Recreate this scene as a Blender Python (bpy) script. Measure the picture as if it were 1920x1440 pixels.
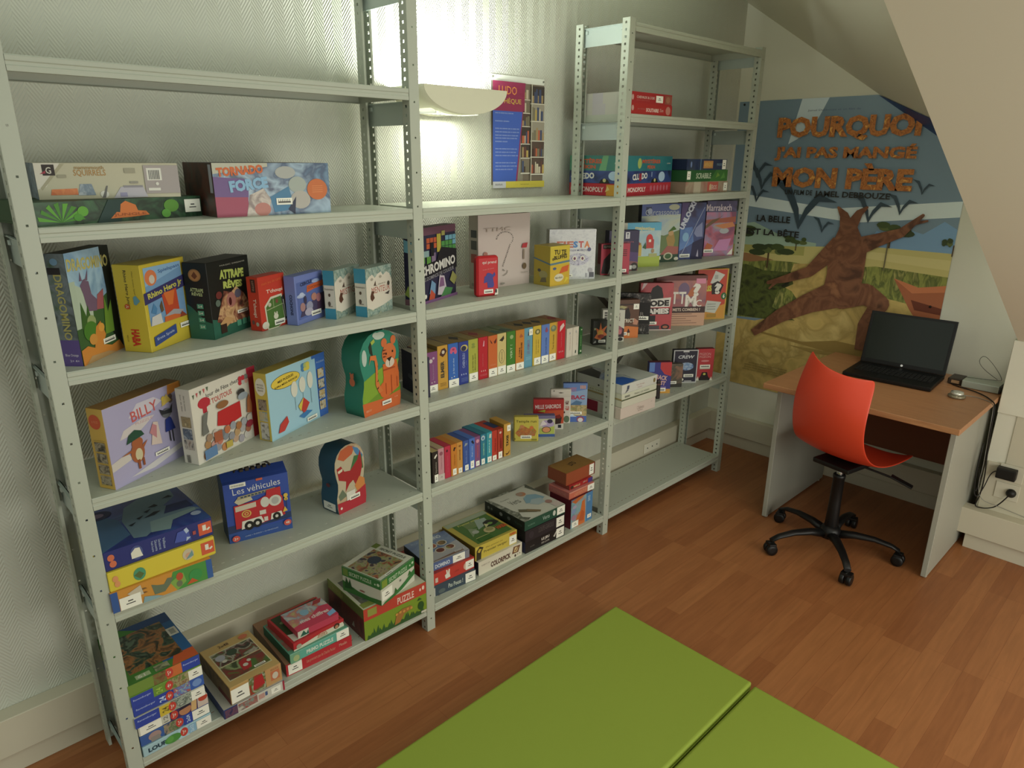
import bpy, bmesh, math, random
from mathutils import Matrix, Vector
random.seed(7)
for _o in list(bpy.data.objects): bpy.data.objects.remove(_o)
SC = bpy.context.scene
COL = SC.collection
PI = math.pi
# ---------------------------------------------------------------- camera, world, lights, exposure
cam_data = bpy.data.cameras.new('camera')
cam_data.sensor_width = 36.0
cam_data.lens = 24.528
cam_data.clip_start = 0.05
cam = bpy.data.objects.new('camera', cam_data)
COL.objects.link(cam)
cam.matrix_world = Matrix(((0.720573, 0.208495, -0.661290, -0.28958), (-0.693333, 0.227713, -0.683693, -1.79906), (0.008038, 0.951145, 0.308640, 1.69598), (0, 0, 0, 1)))
SC.camera = cam
SC.view_settings.view_transform = 'Standard'
SC.view_settings.look = 'None'
SC.view_settings.gamma = 1.0
SC.view_settings.use_curve_mapping = False
SC.view_settings.exposure = -0.12
world = bpy.data.worlds.new('world'); SC.world = world
world.use_nodes = True
world.node_tree.nodes['Background'].inputs[0].default_value = (0.86, 0.93, 0.80, 1)
world.node_tree.nodes['Background'].inputs[1].default_value = 0.56
def area(name, loc, rot, sx, sy, power, col=(1, .96, .86)):
    l = bpy.data.lights.new(name, 'AREA'); l.shape = 'RECTANGLE'; l.size = sx; l.size_y = sy
    l.energy = power; l.color = col
    o = bpy.data.objects.new(name, l); COL.objects.link(o); o.location = loc; o.rotation_euler = rot
    return o
area('overhead_fill', (0.35, -1.75, 2.42), (math.radians(14), 0, 0), 1.3, 0.5, 5, (1, .98, .86))  # added overhead fill, not a fitting of the room
area('overhead_fill', (1.95, -1.55, 2.36), (math.radians(12), 0, 0), 1.1, 0.5, 12, (1, .95, .84))  # second added overhead fill, for the right-hand side
area('low_fill', (1.5, -3.5, 1.0), (math.radians(90), 0, math.radians(-8)), 2.4, 1.2, 44, (1, .97, .88))  # added soft fill, low and behind the camera; no window there
# light of the wall lamp: tube shining up out of the open top, a little through the louvre below
area('wall_lamp_uplight', (1.374, 0.26, 1.895), (PI, 0, 0), 0.30, 0.09, 15, (.93, 1, .92))
area('wall_lamp_downlight', (1.374, 0.262, 1.826), (0, 0, 0), 0.16, 0.07, 1.6, (1, 1, .82))

# ---------------------------------------------------------------- materials
GAIN = 1.5
def lin(h):
    h = h.lstrip('#'); v = [int(h[i:i+2], 16)/255 for i in (0, 2, 4)]
    g = sum(v)/3; v = [g+(c-g)*.92 for c in v]
    return [(c/12.92 if c <= .04045 else ((c+.055)/1.055)**2.4) for c in v]
_m = {}
def mat(h, rough=.5, gain=None, metal=0.0, spec=.4):
    k = (h, rough, gain, metal)
    if k in _m: return _m[k]
    c = [min(.88, x*(GAIN if gain is None else gain)) for x in lin(h)]
    m = bpy.data.materials.new('paint_'+h.lstrip('#')); m.use_nodes = True
    b = m.node_tree.nodes['Principled BSDF']
    b.inputs['Base Color'].default_value = (*c, 1); b.inputs['Roughness'].default_value = rough
    b.inputs['Metallic'].default_value = metal
    b.inputs['Specular IOR Level'].default_value = spec
    _m[k] = m; return m
def nz(cols, scale=30, rough=.45, det=3, gain=None, stretch=(1, 1, 1)):
    """printed picture: blobs of the given colours"""
    k = ('nz', tuple(cols), scale, rough, stretch)
    if k in _m: return _m[k]
    m = bpy.data.materials.new('printed_picture'); m.use_nodes = True
    nt = m.node_tree; b = nt.nodes['Principled BSDF']; b.inputs['Roughness'].default_value = rough
    tc = nt.nodes.new('ShaderNodeTexCoord'); mp = nt.nodes.new('ShaderNodeMapping')
    mp.inputs['Scale'].default_value = stretch
    mp.inputs['Location'].default_value = (random.random()*5, random.random()*5, random.random()*5)
    no = nt.nodes.new('ShaderNodeTexNoise'); no.inputs['Scale'].default_value = scale; no.inputs['Detail'].default_value = det
    no.inputs['Distortion'].default_value = .8
    cr = nt.nodes.new('ShaderNodeValToRGB')
    n = len(cols); el = cr.color_ramp.elements
    while len(el) < n: el.new(.5)
    for i, c in enumerate(cols):
        el[i].position = .32+.36*i/max(1, n-1)
        el[i].color = (*[min(.88, x*(GAIN if gain is None else gain)) for x in lin(c)], 1)
    nt.links.new(tc.outputs['Object'], mp.inputs[0]); nt.links.new(mp.outputs[0], no.inputs['Vector'])
    nt.links.new(no.outputs['Fac'], cr.inputs[0]); nt.links.new(cr.outputs[0], b.inputs['Base Color'])
    _m[k] = m; return m
def M(c):
    if isinstance(c, str): return mat(c)
    if isinstance(c, tuple): return nz(c[0], *c[1:])
    return c

def wallpaper():
    m = bpy.data.materials.new('herringbone_wallpaper'); m.use_nodes = True
    nt = m.node_tree; b = nt.nodes['Principled BSDF']
    b.inputs['Base Color'].default_value = (.60, .615, .53, 1); b.inputs['Roughness'].default_value = .7
    tc = nt.nodes.new('ShaderNodeTexCoord'); sp = nt.nodes.new('ShaderNodeSeparateXYZ')
    nt.links.new(tc.outputs['Object'], sp.inputs[0])
    def mt(op, a, bb=None):
        n = nt.nodes.new('ShaderNodeMath'); n.operation = op
        for i, v in enumerate((a, bb)):
            if v is None: continue
            if isinstance(v, (int, float)): n.inputs[i].default_value = v
            else: nt.links.new(v, n.inputs[i])
        return n.outputs[0]
    pp = mt('PINGPONG', sp.outputs['X'], .033)
    ph = mt('ADD', sp.outputs['Z'], mt('MULTIPLY', pp, 1.5))
    s = mt('SINE', mt('MULTIPLY', ph, 2*PI/.013))
    no = nt.nodes.new('ShaderNodeTexNoise'); no.inputs['Scale'].default_value = 60
    nt.links.new(tc.outputs['Object'], no.inputs['Vector'])
    hh = mt('ADD', s, mt('MULTIPLY', no.outputs['Fac'], .8))
    bp = nt.nodes.new('ShaderNodeBump'); bp.inputs['Strength'].default_value = .55; bp.inputs['Distance'].default_value = .0013
    nt.links.new(hh, bp.inputs['Height']); nt.links.new(bp.outputs[0], b.inputs['Normal'])
    return m
def woodfloor():
    m = bpy.data.materials.new('laminate_floor'); m.use_nodes = True
    nt = m.node_tree; b = nt.nodes['Principled BSDF']; b.inputs['Roughness'].default_value = .42
    b.inputs['Specular IOR Level'].default_value = .35
    tc = nt.nodes.new('ShaderNodeTexCoord')
    br = nt.nodes.new('ShaderNodeTexBrick')
    br.inputs['Scale'].default_value = 1.0; br.inputs['Brick Width'].default_value = .62; br.inputs['Row Height'].default_value = .066
    br.inputs['Mortar Size'].default_value = .0006; br.inputs['Bias'].default_value = 0.0
    br.offset = .37; br.offset_frequency = 1; br.squash = .8; br.squash_frequency = 3
    br.inputs['Color1'].default_value = (.31, .115, .042, 1); br.inputs['Color2'].default_value = (.40, .165, .062, 1)
    br.inputs['Mortar'].default_value = (.26, .09, .034, 1)
    nt.links.new(tc.outputs['Object'], br.inputs['Vector'])
    mp = nt.nodes.new('ShaderNodeMapping'); mp.inputs['Scale'].default_value = (2.2, 26, 1)
    nt.links.new(tc.outputs['Object'], mp.inputs[0])
    no = nt.nodes.new('ShaderNodeTexNoise'); no.inputs['Scale'].default_value = 2.4; no.inputs['Detail'].default_value = 5; no.inputs['Distortion'].default_value = .6
    nt.links.new(mp.outputs[0], no.inputs['Vector'])
    mx = nt.nodes.new('ShaderNodeMix'); mx.data_type = 'RGBA'; mx.blend_type = 'MULTIPLY'; mx.inputs[0].default_value = .55
    cr = nt.nodes.new('ShaderNodeValToRGB'); cr.color_ramp.elements[0].color = (.74, .70, .66, 1); cr.color_ramp.elements[1].color = (1.1, 1.07, 1.03, 1)
    cr.color_ramp.elements[0].position = .3; cr.color_ramp.elements[1].position = .7
    nt.links.new(no.outputs['Fac'], cr.inputs[0])
    nt.links.new(br.outputs['Color'], mx.inputs[6]); nt.links.new(cr.outputs[0], mx.inputs[7])
    nt.links.new(mx.outputs[2], b.inputs['Base Color'])
    return m
def fabricky(h, rough=.85, scale=500, st=.25):
    m = mat(h, rough).copy(); nt = m.node_tree; b = nt.nodes['Principled BSDF']
    tc = nt.nodes.new('ShaderNodeTexCoord'); no = nt.nodes.new('ShaderNodeTexNoise'); no.inputs['Scale'].default_value = scale
    bp = nt.nodes.new('ShaderNodeBump'); bp.inputs['Strength'].default_value = st; bp.inputs['Distance'].default_value = .001
    nt.links.new(tc.outputs['Object'], no.inputs['Vector']); nt.links.new(no.outputs['Fac'], bp.inputs['Height']); nt.links.new(bp.outputs[0], b.inputs['Normal'])
    return m
METAL = mat('a5ab9c', .42, 1.2)
METAL.name = 'light_grey_enamel'
WALLM = mat('acab9c', .8, 1.8); TRIMM = mat('aca793', .6, 1.45)
WHITE = mat('b4b3a6', .5, 1.7); BLACK = mat('0c0c0c', .5, 1.0); DARK = mat('161616', .6, 1.0)
STICK = mat('b9b9ae', .5, 1.8)

# ---------------------------------------------------------------- mesh helpers
def link(o, parent=None):
    COL.objects.link(o)
    if parent is not None: o.parent = parent
    return o
def mesh_obj(name, verts, faces, mats, midx=None, parent=None, smooth=False):
    me = bpy.data.meshes.new(name); me.from_pydata([tuple(v) for v in verts], [], faces)
    for m in (mats if isinstance(mats, list) else [mats]): me.materials.append(m)
    if midx: me.polygons.foreach_set('material_index', midx)
    if smooth: me.polygons.foreach_set('use_smooth', [True]*len(me.polygons))
    me.update()
    return link(bpy.data.objects.new(name, me), parent)
def bm_obj(name, bm, m, parent=None, smooth=False):
    me = bpy.data.meshes.new(name); bm.normal_update(); bm.to_mesh(me); bm.free()
    for x in (m if isinstance(m, list) else [m]): me.materials.append(x)
    if smooth: me.polygons.foreach_set('use_smooth', [True]*len(me.polygons))
    return link(bpy.data.objects.new(name, me), parent)
def tag(o, label=None, cat=None, group=None, kind=None):
    if label:
        w_ = label.split()
        o['label'] = ' '.join(w_)
    if cat: o['category'] = cat
    if group: o['group'] = group
    if kind: o['kind'] = kind
    return o
def empty(name, loc=(0, 0, 0), rz=0):
    o = bpy.data.objects.new(name, None); o.empty_display_size = .05
    o.location = loc; o.rotation_euler = (0, 0, rz); return link(o)
def bbox(bm, x0, y0, z0, x1, y1, z1, bev=0, mi=0, seg=1):
    vs = [bm.verts.new(p) for p in ((x0,y0,z0),(x1,y0,z0),(x1,y1,z0),(x0,y1,z0),(x0,y0,z1),(x1,y0,z1),(x1,y1,z1),(x0,y1,z1))]
    fs = [bm.faces.new([vs[i] for i in f]) for f in ((0,3,2,1),(4,5,6,7),(0,1,5,4),(1,2,6,5),(2,3,7,6),(3,0,4,7))]
    for f in fs: f.material_index = mi
    if bev:
        es = set(e for f in fs for e in f.edges)
        bmesh.ops.bevel(bm, geom=list(es), offset=bev, segments=seg, affect='EDGES', profile=.7)
    return fs
def boxo(name, a, b, m, parent=None, bev=0.002, seg=1):
    bm = bmesh.new(); bbox(bm, *a, *b, bev=bev, seg=seg); return bm_obj(name, bm, m, parent)
def structure(name, verts, faces, m):
    o = mesh_obj(name, verts, faces, m); o['kind'] = 'structure'; return o
def tube(name, pts, r, m, parent=None, n=8, smooth=True, cyc=False):
    cu = bpy.data.curves.new(name, 'CURVE'); cu.dimensions = '3D'; cu.bevel_depth = r; cu.bevel_resolution = 2; cu.use_fill_caps = True
    sp = cu.splines.new('NURBS'); sp.points.add(len(pts)-1)
    for i, p in enumerate(pts): sp.points[i].co = (*p, 1)
    sp.use_endpoint_u = True; sp.order_u = 3; sp.resolution_u = 6
    o = bpy.data.objects.new(name, cu); me = o.to_mesh().copy(); me.name = name; o.to_mesh_clear()
    bpy.data.objects.remove(o); bpy.data.curves.remove(cu)
    me.materials.clear(); me.materials.append(m)
    me.polygons.foreach_set('use_smooth', [True]*len(me.polygons))
    return link(bpy.data.objects.new(name, me), parent)
def lathe(bm, prof, cx=0, cy=0, n=24, mi=0):
    rings = []
    for r, z in prof:
        rings.append([bm.verts.new((cx+r*math.cos(2*PI*i/n), cy+r*math.sin(2*PI*i/n), z)) for i in range(n)])
    for a, b in zip(rings, rings[1:]):
        for i in range(n):
            f = bm.faces.new([a[i], a[(i+1) % n], b[(i+1) % n], b[i]]); f.material_index = mi; f.smooth = True
    bm.faces.new(list(reversed(rings[0]))).material_index = mi; bm.faces.new(rings[-1]).material_index = mi
def prism(bm, pts, y0, y1, mi=0):
    a = [bm.verts.new((p[0], y0, p[1])) for p in pts]; b = [bm.verts.new((p[0], y1, p[1])) for p in pts]
    bm.faces.new(a).material_index = mi; bm.faces.new(list(reversed(b))).material_index = mi
    n = len(pts)
    for i in range(n): bm.faces.new([a[(i+1) % n], a[i], b[i], b[(i+1) % n]]).material_index = mi
def perf(V, F, o, ud, vd, w, L, pitch, hw, hh, start=None, hmid=None):
    """strip of sheet metal w wide (along ud) and L long (along vd) with rectangular through holes every pitch"""
    o = Vector(o); ud = Vector(ud); vd = Vector(vd)
    n = max(1, int(L/pitch+1e-6)); c = (w/2 if hmid is None else hmid); s0 = (L-n*pitch)/2 if start is None else start
    def q(u, v): V.append(o+ud*u+vd*v); return len(V)-1
    us = [0, c-hw/2, c+hw/2, w]
    def cell(u0, u1, v0, v1): F.append([q(u0, v0), q(u1, v0), q(u1, v1), q(u0, v1)])
    if s0 > 1e-5: cell(0, w, 0, s0)
    for i in range(n):
        v = s0+i*pitch; vm0 = v+pitch/2-hh/2; vm1 = v+pitch/2+hh/2
        cell(0, us[1], v, v+pitch); cell(us[2], w, v, v+pitch)
        cell(us[1], us[2], v, vm0); cell(us[1], us[2], vm1, v+pitch)
    if s0+n*pitch < L-1e-5: cell(0, w, s0+n*pitch, L)

# ---------------------------------------------------------------- lettering and printed art
_t = {}
def text_geo(s, bold=0.0, shear=0.0):
    k = (s, bold, shear)
    if k in _t: return _t[k]
    cu = bpy.data.curves.new('lettering', 'FONT'); cu.body = s; cu.size = 1; cu.offset = bold; cu.shear = shear; cu.resolution_u = 2
    cu.align_x = 'CENTER'; cu.space_line = .9
    o = bpy.data.objects.new('lettering', cu)
    me = o.to_mesh(); vs = [(v.co.x, v.co.y) for v in me.vertices]; fs = [list(p.vertices) for p in me.polygons]
    o.to_mesh_clear(); bpy.data.objects.remove(o); bpy.data.curves.remove(cu)
    if not vs: vs = [(0, 0), (1, 0), (1, 1)]; fs = [[0, 1, 2]]
    x0 = min(v[0] for v in vs); x1 = max(v[0] for v in vs); y0 = min(v[1] for v in vs); y1 = max(v[1] for v in vs)
    vs = [((x-x0)/(x1-x0+1e-9)-.5, (y-y0)/(y1-y0+1e-9)-.5) for x, y in vs]
    _t[k] = (vs, fs); return _t[k]
def r(u0, v0, u1, v1, c): return ('a', [(u0, v0), (u1, v0), (u1, v1), (u0, v1)], c)
def p(c, *pts): return ('a', list(pts), c)
def e(cu, cv, ru, rv, c, n=18): return ('a', [(cu+ru*math.cos(2*PI*i/n), cv+rv*math.sin(2*PI*i/n)) for i in range(n)], c)
def t(s, cu, cv, w, h, c, rot=0, b=.012, sh=0): return ('t', s, cu, cv, w, h, c, rot, b, sh)
def lab(cu, cv, w, h): return ('l', cu, cv, w, h)      # barcode label
def st(cu, cv, w, h): return ('s', cu, cv, w, h)       # plain white call-number sticker
def lines(cu, v0, w, h, n, c): # n small lines of print
    return [r(cu-w/2, v0+i*h/n, cu+w/2*(1-.25*(i*7 % 3)/2), v0+i*h/n+h/n*.45, c) for i in range(n)]
def flat(L):
    o = []
    for i in L: o.extend(flat(i)) if isinstance(i, list) else o.append(i)
    return o
class Acc:
    def __init__(s): s.V = []; s.F = []; s.I = []; s.M = []
    def poly(s, vs, fs, m):
        if m not in s.M: s.M.append(m)
        k = s.M.index(m); b = len(s.V); s.V += vs
        for f in fs: s.F.append([i+b for i in f]); s.I.append(k)
def apply_prints(root, faces):
    """faces: list of (origin, udir*W, vdir*H, normal, items)"""
    art, let = Acc(), Acc(); labels = []
    for (o, U, Vv, N, items) in faces:
        o = Vector(o); U = Vector(U); Vv = Vector(Vv); N = Vector(N); W = U.length; H = Vv.length
        ux = U.normalized(); vx = Vv.normalized()
        for i, it in enumerate(flat(items)):
            off = N*(.0005+.00013*i)
            if it[0] == 'a':
                art.poly([o+U*a+Vv*b+off for a, b in it[1]], [list(range(len(it[1])))], M(it[2]))
            elif it[0] == 't':
                _, s, cu, cv, w, h, c, rot, b, sh = it
                vs, fs = text_geo(s, b, sh); q = math.radians(rot); cc, ss = math.cos(q), math.sin(q)
                if abs(abs(rot)-90) < 1: tw, th = h*H, w*W
                else: tw, th = w*W, h*H
                P = []
                for x, y in vs:
                    x *= tw; y *= th
                    P.append(o+U*cu+Vv*cv+ux*(x*cc-y*ss)+vx*(x*ss+y*cc)+off)
                let.poly(P, fs, M(c))
            else:
                A = Acc(); _, cu, cv, w, h = it
                def R4(a0, b0, a1, b1, m, k): A.poly([o+U*a+Vv*b+off+N*k for a, b in ((a0, b0), (a1, b0), (a1, b1), (a0, b1))], [[0, 1, 2, 3]], m)
                R4(cu-w/2, cv-h/2, cu+w/2, cv+h/2, STICK, .0001)
                dk = mat('4a4a48', .6, 1.2)
                if it[0] == 'l':
                    R4(cu-w*.4, cv-h*.25, cu+w*.4, cv+h*.02, mat('62625e', .6, 1.2), .0002)
                    for k in range(7): R4(cu-w*.38+k*w*.115, cv-h*.2, cu-w*.38+k*w*.115+w*.03, cv+h*.3, dk, .0003)
                else:
                    R4(cu-w*.12, cv+h*.05, cu+w*.12, cv+h*.15, dk, .0002); R4(cu-w*.22, cv-h*.16, cu+w*.22, cv-h*.08, dk, .0002)
                labels.append(('barcode_label' if it[0] == 'l' else 'sticker', A))
    if art.V: mesh_obj('artwork', art.V, art.F, art.M, art.I, root)
    if let.V: mesh_obj('lettering', let.V, let.F, let.M, let.I, root)
    for n, A in labels: mesh_obj(n, A.V, A.F, A.M, A.I, root)

def game_box(key, label, body, front=(), side=(), top=(), fc=None, sc=None, tc=None, lid=0, name='game_box', cat='board game', group=None, bev=.0012, geo=None):
    x, y, z, yaw, w, d, h = geo or BOX[key]
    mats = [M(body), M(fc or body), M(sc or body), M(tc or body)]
    def body_mesh(nm, x0, y0, z0, x1, y1, z1, parent=None):
        bm = bmesh.new(); bbox(bm, x0, y0, z0, x1, y1, z1, bev=bev); bm.normal_update()
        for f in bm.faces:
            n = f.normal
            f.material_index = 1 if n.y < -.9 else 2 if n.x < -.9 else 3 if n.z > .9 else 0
        return bm_obj(nm, bm, mats, parent)
    if lid:
        i = .0016; root = body_mesh(name, i, i, 0.0003, w-i, d-i, h-.003)
        body_mesh('lid', 0, 0, h*(1-lid), w, d, h, root)
    else: root = body_mesh(name, 0, 0, 0.0003, w, d, h)
    root.location = (x, y, z+.0004); root.rotation_euler = (0, 0, math.radians(yaw))
    tag(root, label, cat, group)
    apply_prints(root, [((0, 0, 0), (w, 0, 0), (0, 0, h), (0, -1, 0), list(front)),
                        ((0, d, 0), (0, -d, 0), (0, 0, h), (-1, 0, 0), list(side)),
                        ((0, 0, h), (w, 0, 0), (0, d, 0), (0, 0, 1), list(top))])
    return root
# ---------------------------------------------------------------- the room
WP = wallpaper()
YB = .345; XR = 3.52
structure('wall_back', [(-3, YB, 0), (XR, YB, 0), (XR, YB, 2.50), (-3, YB, 3.6), (-3, YB+.1, 0), (XR+.1, YB+.1, 0), (XR+.1, YB+.1, 2.6), (-3, YB+.1, 3.7)],
          [(0, 1, 2, 3), (7, 6, 5, 4), (3, 2, 6, 7), (0, 4, 5, 1)], WP)
# right wall: gable, top edge follows the sloping ceiling
def zr(y): return 1.981+.66*(y+.434)
structure('wall_right', [(XR, YB, 0), (XR, -2.2, 0), (XR, -2.2, zr(-2.2)), (XR, YB, zr(YB)), (XR+.1, YB, 0), (XR+.1, -2.2, 0), (XR+.1, -2.2, zr(-2.2)), (XR+.1, YB, zr(YB))],
          [(0, 1, 2, 3), (7, 6, 5, 4), (3, 2, 6, 7), (1, 5, 6, 2)], WALLM)
structure('floor', [(-3.5, -5, 0), (4.2, -5, 0), (4.2, .6, 0), (-3.5, .6, 0), (-3.5, -5, -.05), (4.2, -5, -.05), (4.2, .6, -.05), (-3.5, .6, -.05)],
          [(0, 1, 2, 3), (7, 6, 5, 4), (0, 4, 5, 1), (1, 5, 6, 2), (2, 6, 7, 3), (3, 7, 4, 0)], woodfloor())
# sloping ceiling over the corner: starts on the gable line and climbs towards the room
SL = .5
def zc(x, y): return zr(y)+SL*(XR-x)
A0 = [(XR, YB), (XR, -1.24), (1.0, -1.24), (1.0, YB)]
structure('ceiling', [(x, y, zc(x, y)) for x, y in A0]+[(x, y, zc(x, y)+.08) for x, y in A0], [(0, 3, 2, 1), (4, 5, 6, 7), (0, 1, 5, 4), (1, 2, 6, 5), (2, 3, 7, 6), (3, 0, 4, 7)], WALLM)
# lower roof slope coming down on the knee wall at the right
def zp(x): return .975+.5*(3.24-x)
P0 = [(3.24, -1.225), (3.24, -3.6), (1.0, -3.6), (1.0, -1.225)]
structure('ceiling', [(x, y, zp(x)) for x, y in P0]+[(x, y+(0 if i in (1, 2) else 0), zp(x)+.07) for i, (x, y) in enumerate(P0)], [(0, 3, 2, 1), (4, 5, 6, 7), (0, 1, 5, 4), (1, 2, 6, 5), (2, 3, 7, 6), (3, 0, 4, 7)], WALLM)
o = boxo('wall_knee', (3.24, -3.6, 0), (3.30, -1.213, .985), WALLM, bev=0.001); o['kind'] = 'structure'
o = boxo('trim_1', (3.226, -3.6, .655), (3.24, -1.213, .98), WALLM, bev=.002); o['kind'] = 'structure'
o = boxo('trim_2', (3.232, -3.6, .20), (3.2405, -1.222, .425), TRIMM, bev=.001); o['kind'] = 'structure'
o = boxo('trim_3', (3.236, -3.6, .425), (3.2405, -1.285, .655), TRIMM, bev=.001); o['kind'] = 'structure'
o = boxo('wall_knee_end', (3.30, -1.26, 0), (XR, -1.213, .985), WALLM, bev=.001); o['kind'] = 'structure'
# cable trunking and skirting round the room
bm = bmesh.new(); bbox(bm, -3, .29, .077, XR-.045, YB, .197, bev=.002); o = bm_obj('baseboard_back', bm, TRIMM); o['kind'] = 'structure'
bm = bmesh.new(); bbox(bm, -3, .312, 0, XR-.03, YB, .0765, bev=.001); o = bm_obj('baseboard_back_low', bm, TRIMM); o['kind'] = 'structure'
bm = bmesh.new(); bbox(bm, XR-.045, -1.21, .077, XR, YB, .197, bev=.002); o = bm_obj('baseboard_right', bm, TRIMM); o['kind'] = 'structure'
bm = bmesh.new(); bbox(bm, XR-.03, -1.21, 0, XR, YB, .0765, bev=.001); o = bm_obj('baseboard_right_low', bm, TRIMM); o['kind'] = 'structure'
bm = bmesh.new(); bbox(bm, 3.172, -3.6, .077, 3.24, -1.158, .20, bev=.002); o = bm_obj('baseboard_knee', bm, TRIMM); o['kind'] = 'structure'
bm = bmesh.new(); bbox(bm, 3.197, -3.6, 0, 3.24, -1.205, .0765, bev=.001); o = bm_obj('baseboard_knee_low', bm, TRIMM); o['kind'] = 'structure'

# ---------------------------------------------------------------- steel shelving
D = .268; PW = .035; PX = [0.0, 1.0215, 2.054, 3.081]; HT = 2.204
shelving = empty('metal_shelving', (1.55, .134, 0))
tag(shelving, 'light grey perforated steel shelving of three bays holding all the games along the wall', 'shelving')
OFF = Vector(shelving.location)
def sub(o): # parent keeping world coordinates
    o.parent = shelving; o.location = -OFF; return o
def post(x, front):
    V, F = [], []
    yf = 0 if front else D            # outer face
    s = 1 if front else -1            # flanges run inwards
    # outer face: pin holes every 100 mm
    perf(V, F, (x, yf, 0), (1, 0, 0), (0, 0, 1), PW, HT, .1, .005, .005, start=0)
    for xx in (x, x+PW):
        perf(V, F, (xx, yf, 0), (0, s, 0), (0, 0, 1), PW, HT, .025, .0085, .0085, start=0, hmid=.018)
        b = len(V); V += [Vector((xx, yf+s*PW, 0)), Vector((xx, yf+s*PW, HT)), Vector((xx+(.007 if xx == x else -.007), yf+s*PW, HT)), Vector((xx+(.007 if xx == x else -.007), yf+s*PW, 0))]
        F.append([b, b+1, b+2, b+3])
    o = mesh_obj('upright', V, F, METAL); sub(o)
    md = o.modifiers.new('thickness', 'SOLIDIFY'); md.thickness = .0014; md.offset = 0
    return o
for x in PX: post(x, True); post(x, False)
SHELF = {0: [1.885, 1.544, 1.221, .900, .579, .103], 1: [1.544, 1.221, .900, .579, .103], 2: [2.19, 1.865, 1.544, 1.221, .900, .579, .103]}
for b, zs in SHELF.items():
    x0 = PX[b]+PW+.001; x1 = PX[b+1]-.003
    for z in zs:
        V, F = [], []
        # top sheet with two rows of slots, rounded front lip with return
        perf(V, F, (x0, 0, z), (0, 1, 0), (1, 0, 0), .06, x1-x0, .03, .0035, .010, hmid=.034)
        perf(V, F, (x0, D-.05, z), (0, 1, 0), (1, 0, 0), .05, x1-x0, .03, .0035, .010, hmid=.018)
        k = len(V); V += [Vector(q) for q in ((x0, .06, z), (x1, .06, z), (x1, D-.05, z), (x0, D-.05, z))]; F.append([k, k+1, k+2, k+3])
        prof = [(0, z), (-.0015, z-.002), (-.0015, z-.011), (.0, z-.013), (.0, z-.019), (-.0015, z-.021), (-.0015, z-.031), (.011, z-.031), (.011, z-.022)]
        for (ya, za), (yb, zb) in zip(prof, prof[1:]):
            k = len(V); V += [Vector(q) for q in ((x0, ya, za), (x1, ya, za), (x1, yb, zb), (x0, yb, zb))]; F.append([k+3, k+2, k+1, k])
        for q4 in (((x0, D, z), (x1, D, z), (x1, D, z-.03), (x0, D, z-.03)), ((x0, D, z-.03), (x1, D, z-.03), (x1, D-.012, z-.03), (x0, D-.012, z-.03)),
                   ((x0, 0, z), (x0, D, z), (x0, D, z-.028), (x0, 0, z-.028)), ((x1, 0, z), (x1, D, z), (x1, D, z-.028), (x1, 0, z-.028))):
            k = len(V); V += [Vector(q) for q in q4]; F.append([k, k+1, k+2, k+3])
        o = sub(mesh_obj('shelf', V, F, METAL))
        md = o.modifiers.new('thickness', 'SOLIDIFY'); md.thickness = .0010; md.offset = 0
plate_z = {0: [2.19, 1.885, 1.544, 1.221, .9, .579, .103], 1: [2.19, 1.885, 1.544, 1.221, .9, .579, .103], 2: [2.19, 1.865, 1.544, 1.221, .9, .579, .103], 3: [2.19, 1.865, 1.544, 1.221, .9, .579, .103]}
GALV = mat('9aa5a0', .38, 1.5, .35); GALV.name = 'galvanised_steel'
for b, zs in plate_z.items():
    for z in zs:
        bm = bmesh.new(); xm = PX[b]+PW/2
        zt, zb_ = (z-.032, z-.098) if z > .2 else (z-.03, z-.07)
        if z == 2.19: zt, zb_ = z-.002, z-.07
        bbox(bm, xm-.001, .008, zb_, xm+.001, D-.008, zt)
        bbox(bm, xm-.008, .02, zt-.002, xm+.001, D-.02, zt)
        for yy in (.045, D-.045):
            n0 = len(bm.verts)
            for sx in (-1, 1):
                bbox(bm, xm+(-.007 if sx < 0 else .001), yy-.006, zt-.022, xm+(-.001 if sx < 0 else .007), yy+.006, zt-.010, bev=.001)
        sub(bm_obj('side_bracket', bm, GALV))
# crossed tension straps behind the right-hand bay
for (xa, za, xb, zb_) in ((2.10, 1.23, 3.08, .42), (2.10, .42, 3.08, 1.23)):
    dx, dz = xb-xa, zb_-za; L = math.hypot(dx, dz); nx, nzz = -dz/L*.013, dx/L*.013
    yy = D+.004 if za > zb_ else D+.006
    bm = bmesh.new(); prism(bm, [(xa-nx, za-nzz), (xb-nx, zb_-nzz), (xb+nx, zb_+nzz), (xa+nx, za+nzz)], yy, yy+.0015)
    sub(bm_obj('cross_brace', bm, mat('5a5850', .4, 1.2, .5)))

# ---------------------------------------------------------------- wall lamp
lamp = empty('wall_lamp', (1.374, YB-.002, 1.80)); tag(lamp, 'white half-moon wall uplighter glowing above the middle shelves', 'wall lamp')
LO = Vector(lamp.location)
PLW = mat('a9a894', .55, 1.75); PLW.name = 'white_lamp_sheet'
def lpart(o): o.parent = lamp; o.location = -LO; return o
n = 28; rim = 1.921; R_ = .185
arc = [(1.374-R_*math.cos(PI*i/n), rim-.085*math.sin(PI*i/n)) for i in range(n+1)]
V, F = [], []
for q in arc: V.append((q[0], .15, q[1]))
F.append(list(range(n+1)))
o = lpart(mesh_obj('front_panel', V, F, PLW)); md = o.modifiers.new('thickness', 'SOLIDIFY'); md.thickness = .002
V, F = [], []
for q in arc: V += [(q[0], .152, q[1]), (q[0], .205, q[1]+.0), (q[0], .30, q[1]), (q[0], YB-.003, q[1])]
for i in range(n):
    for k in range(3):
        if k == 1 and 8 <= i <= 19: continue
        F.append([i*4+k, i*4+4+k, i*4+5+k, i*4+1+k])
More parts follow.
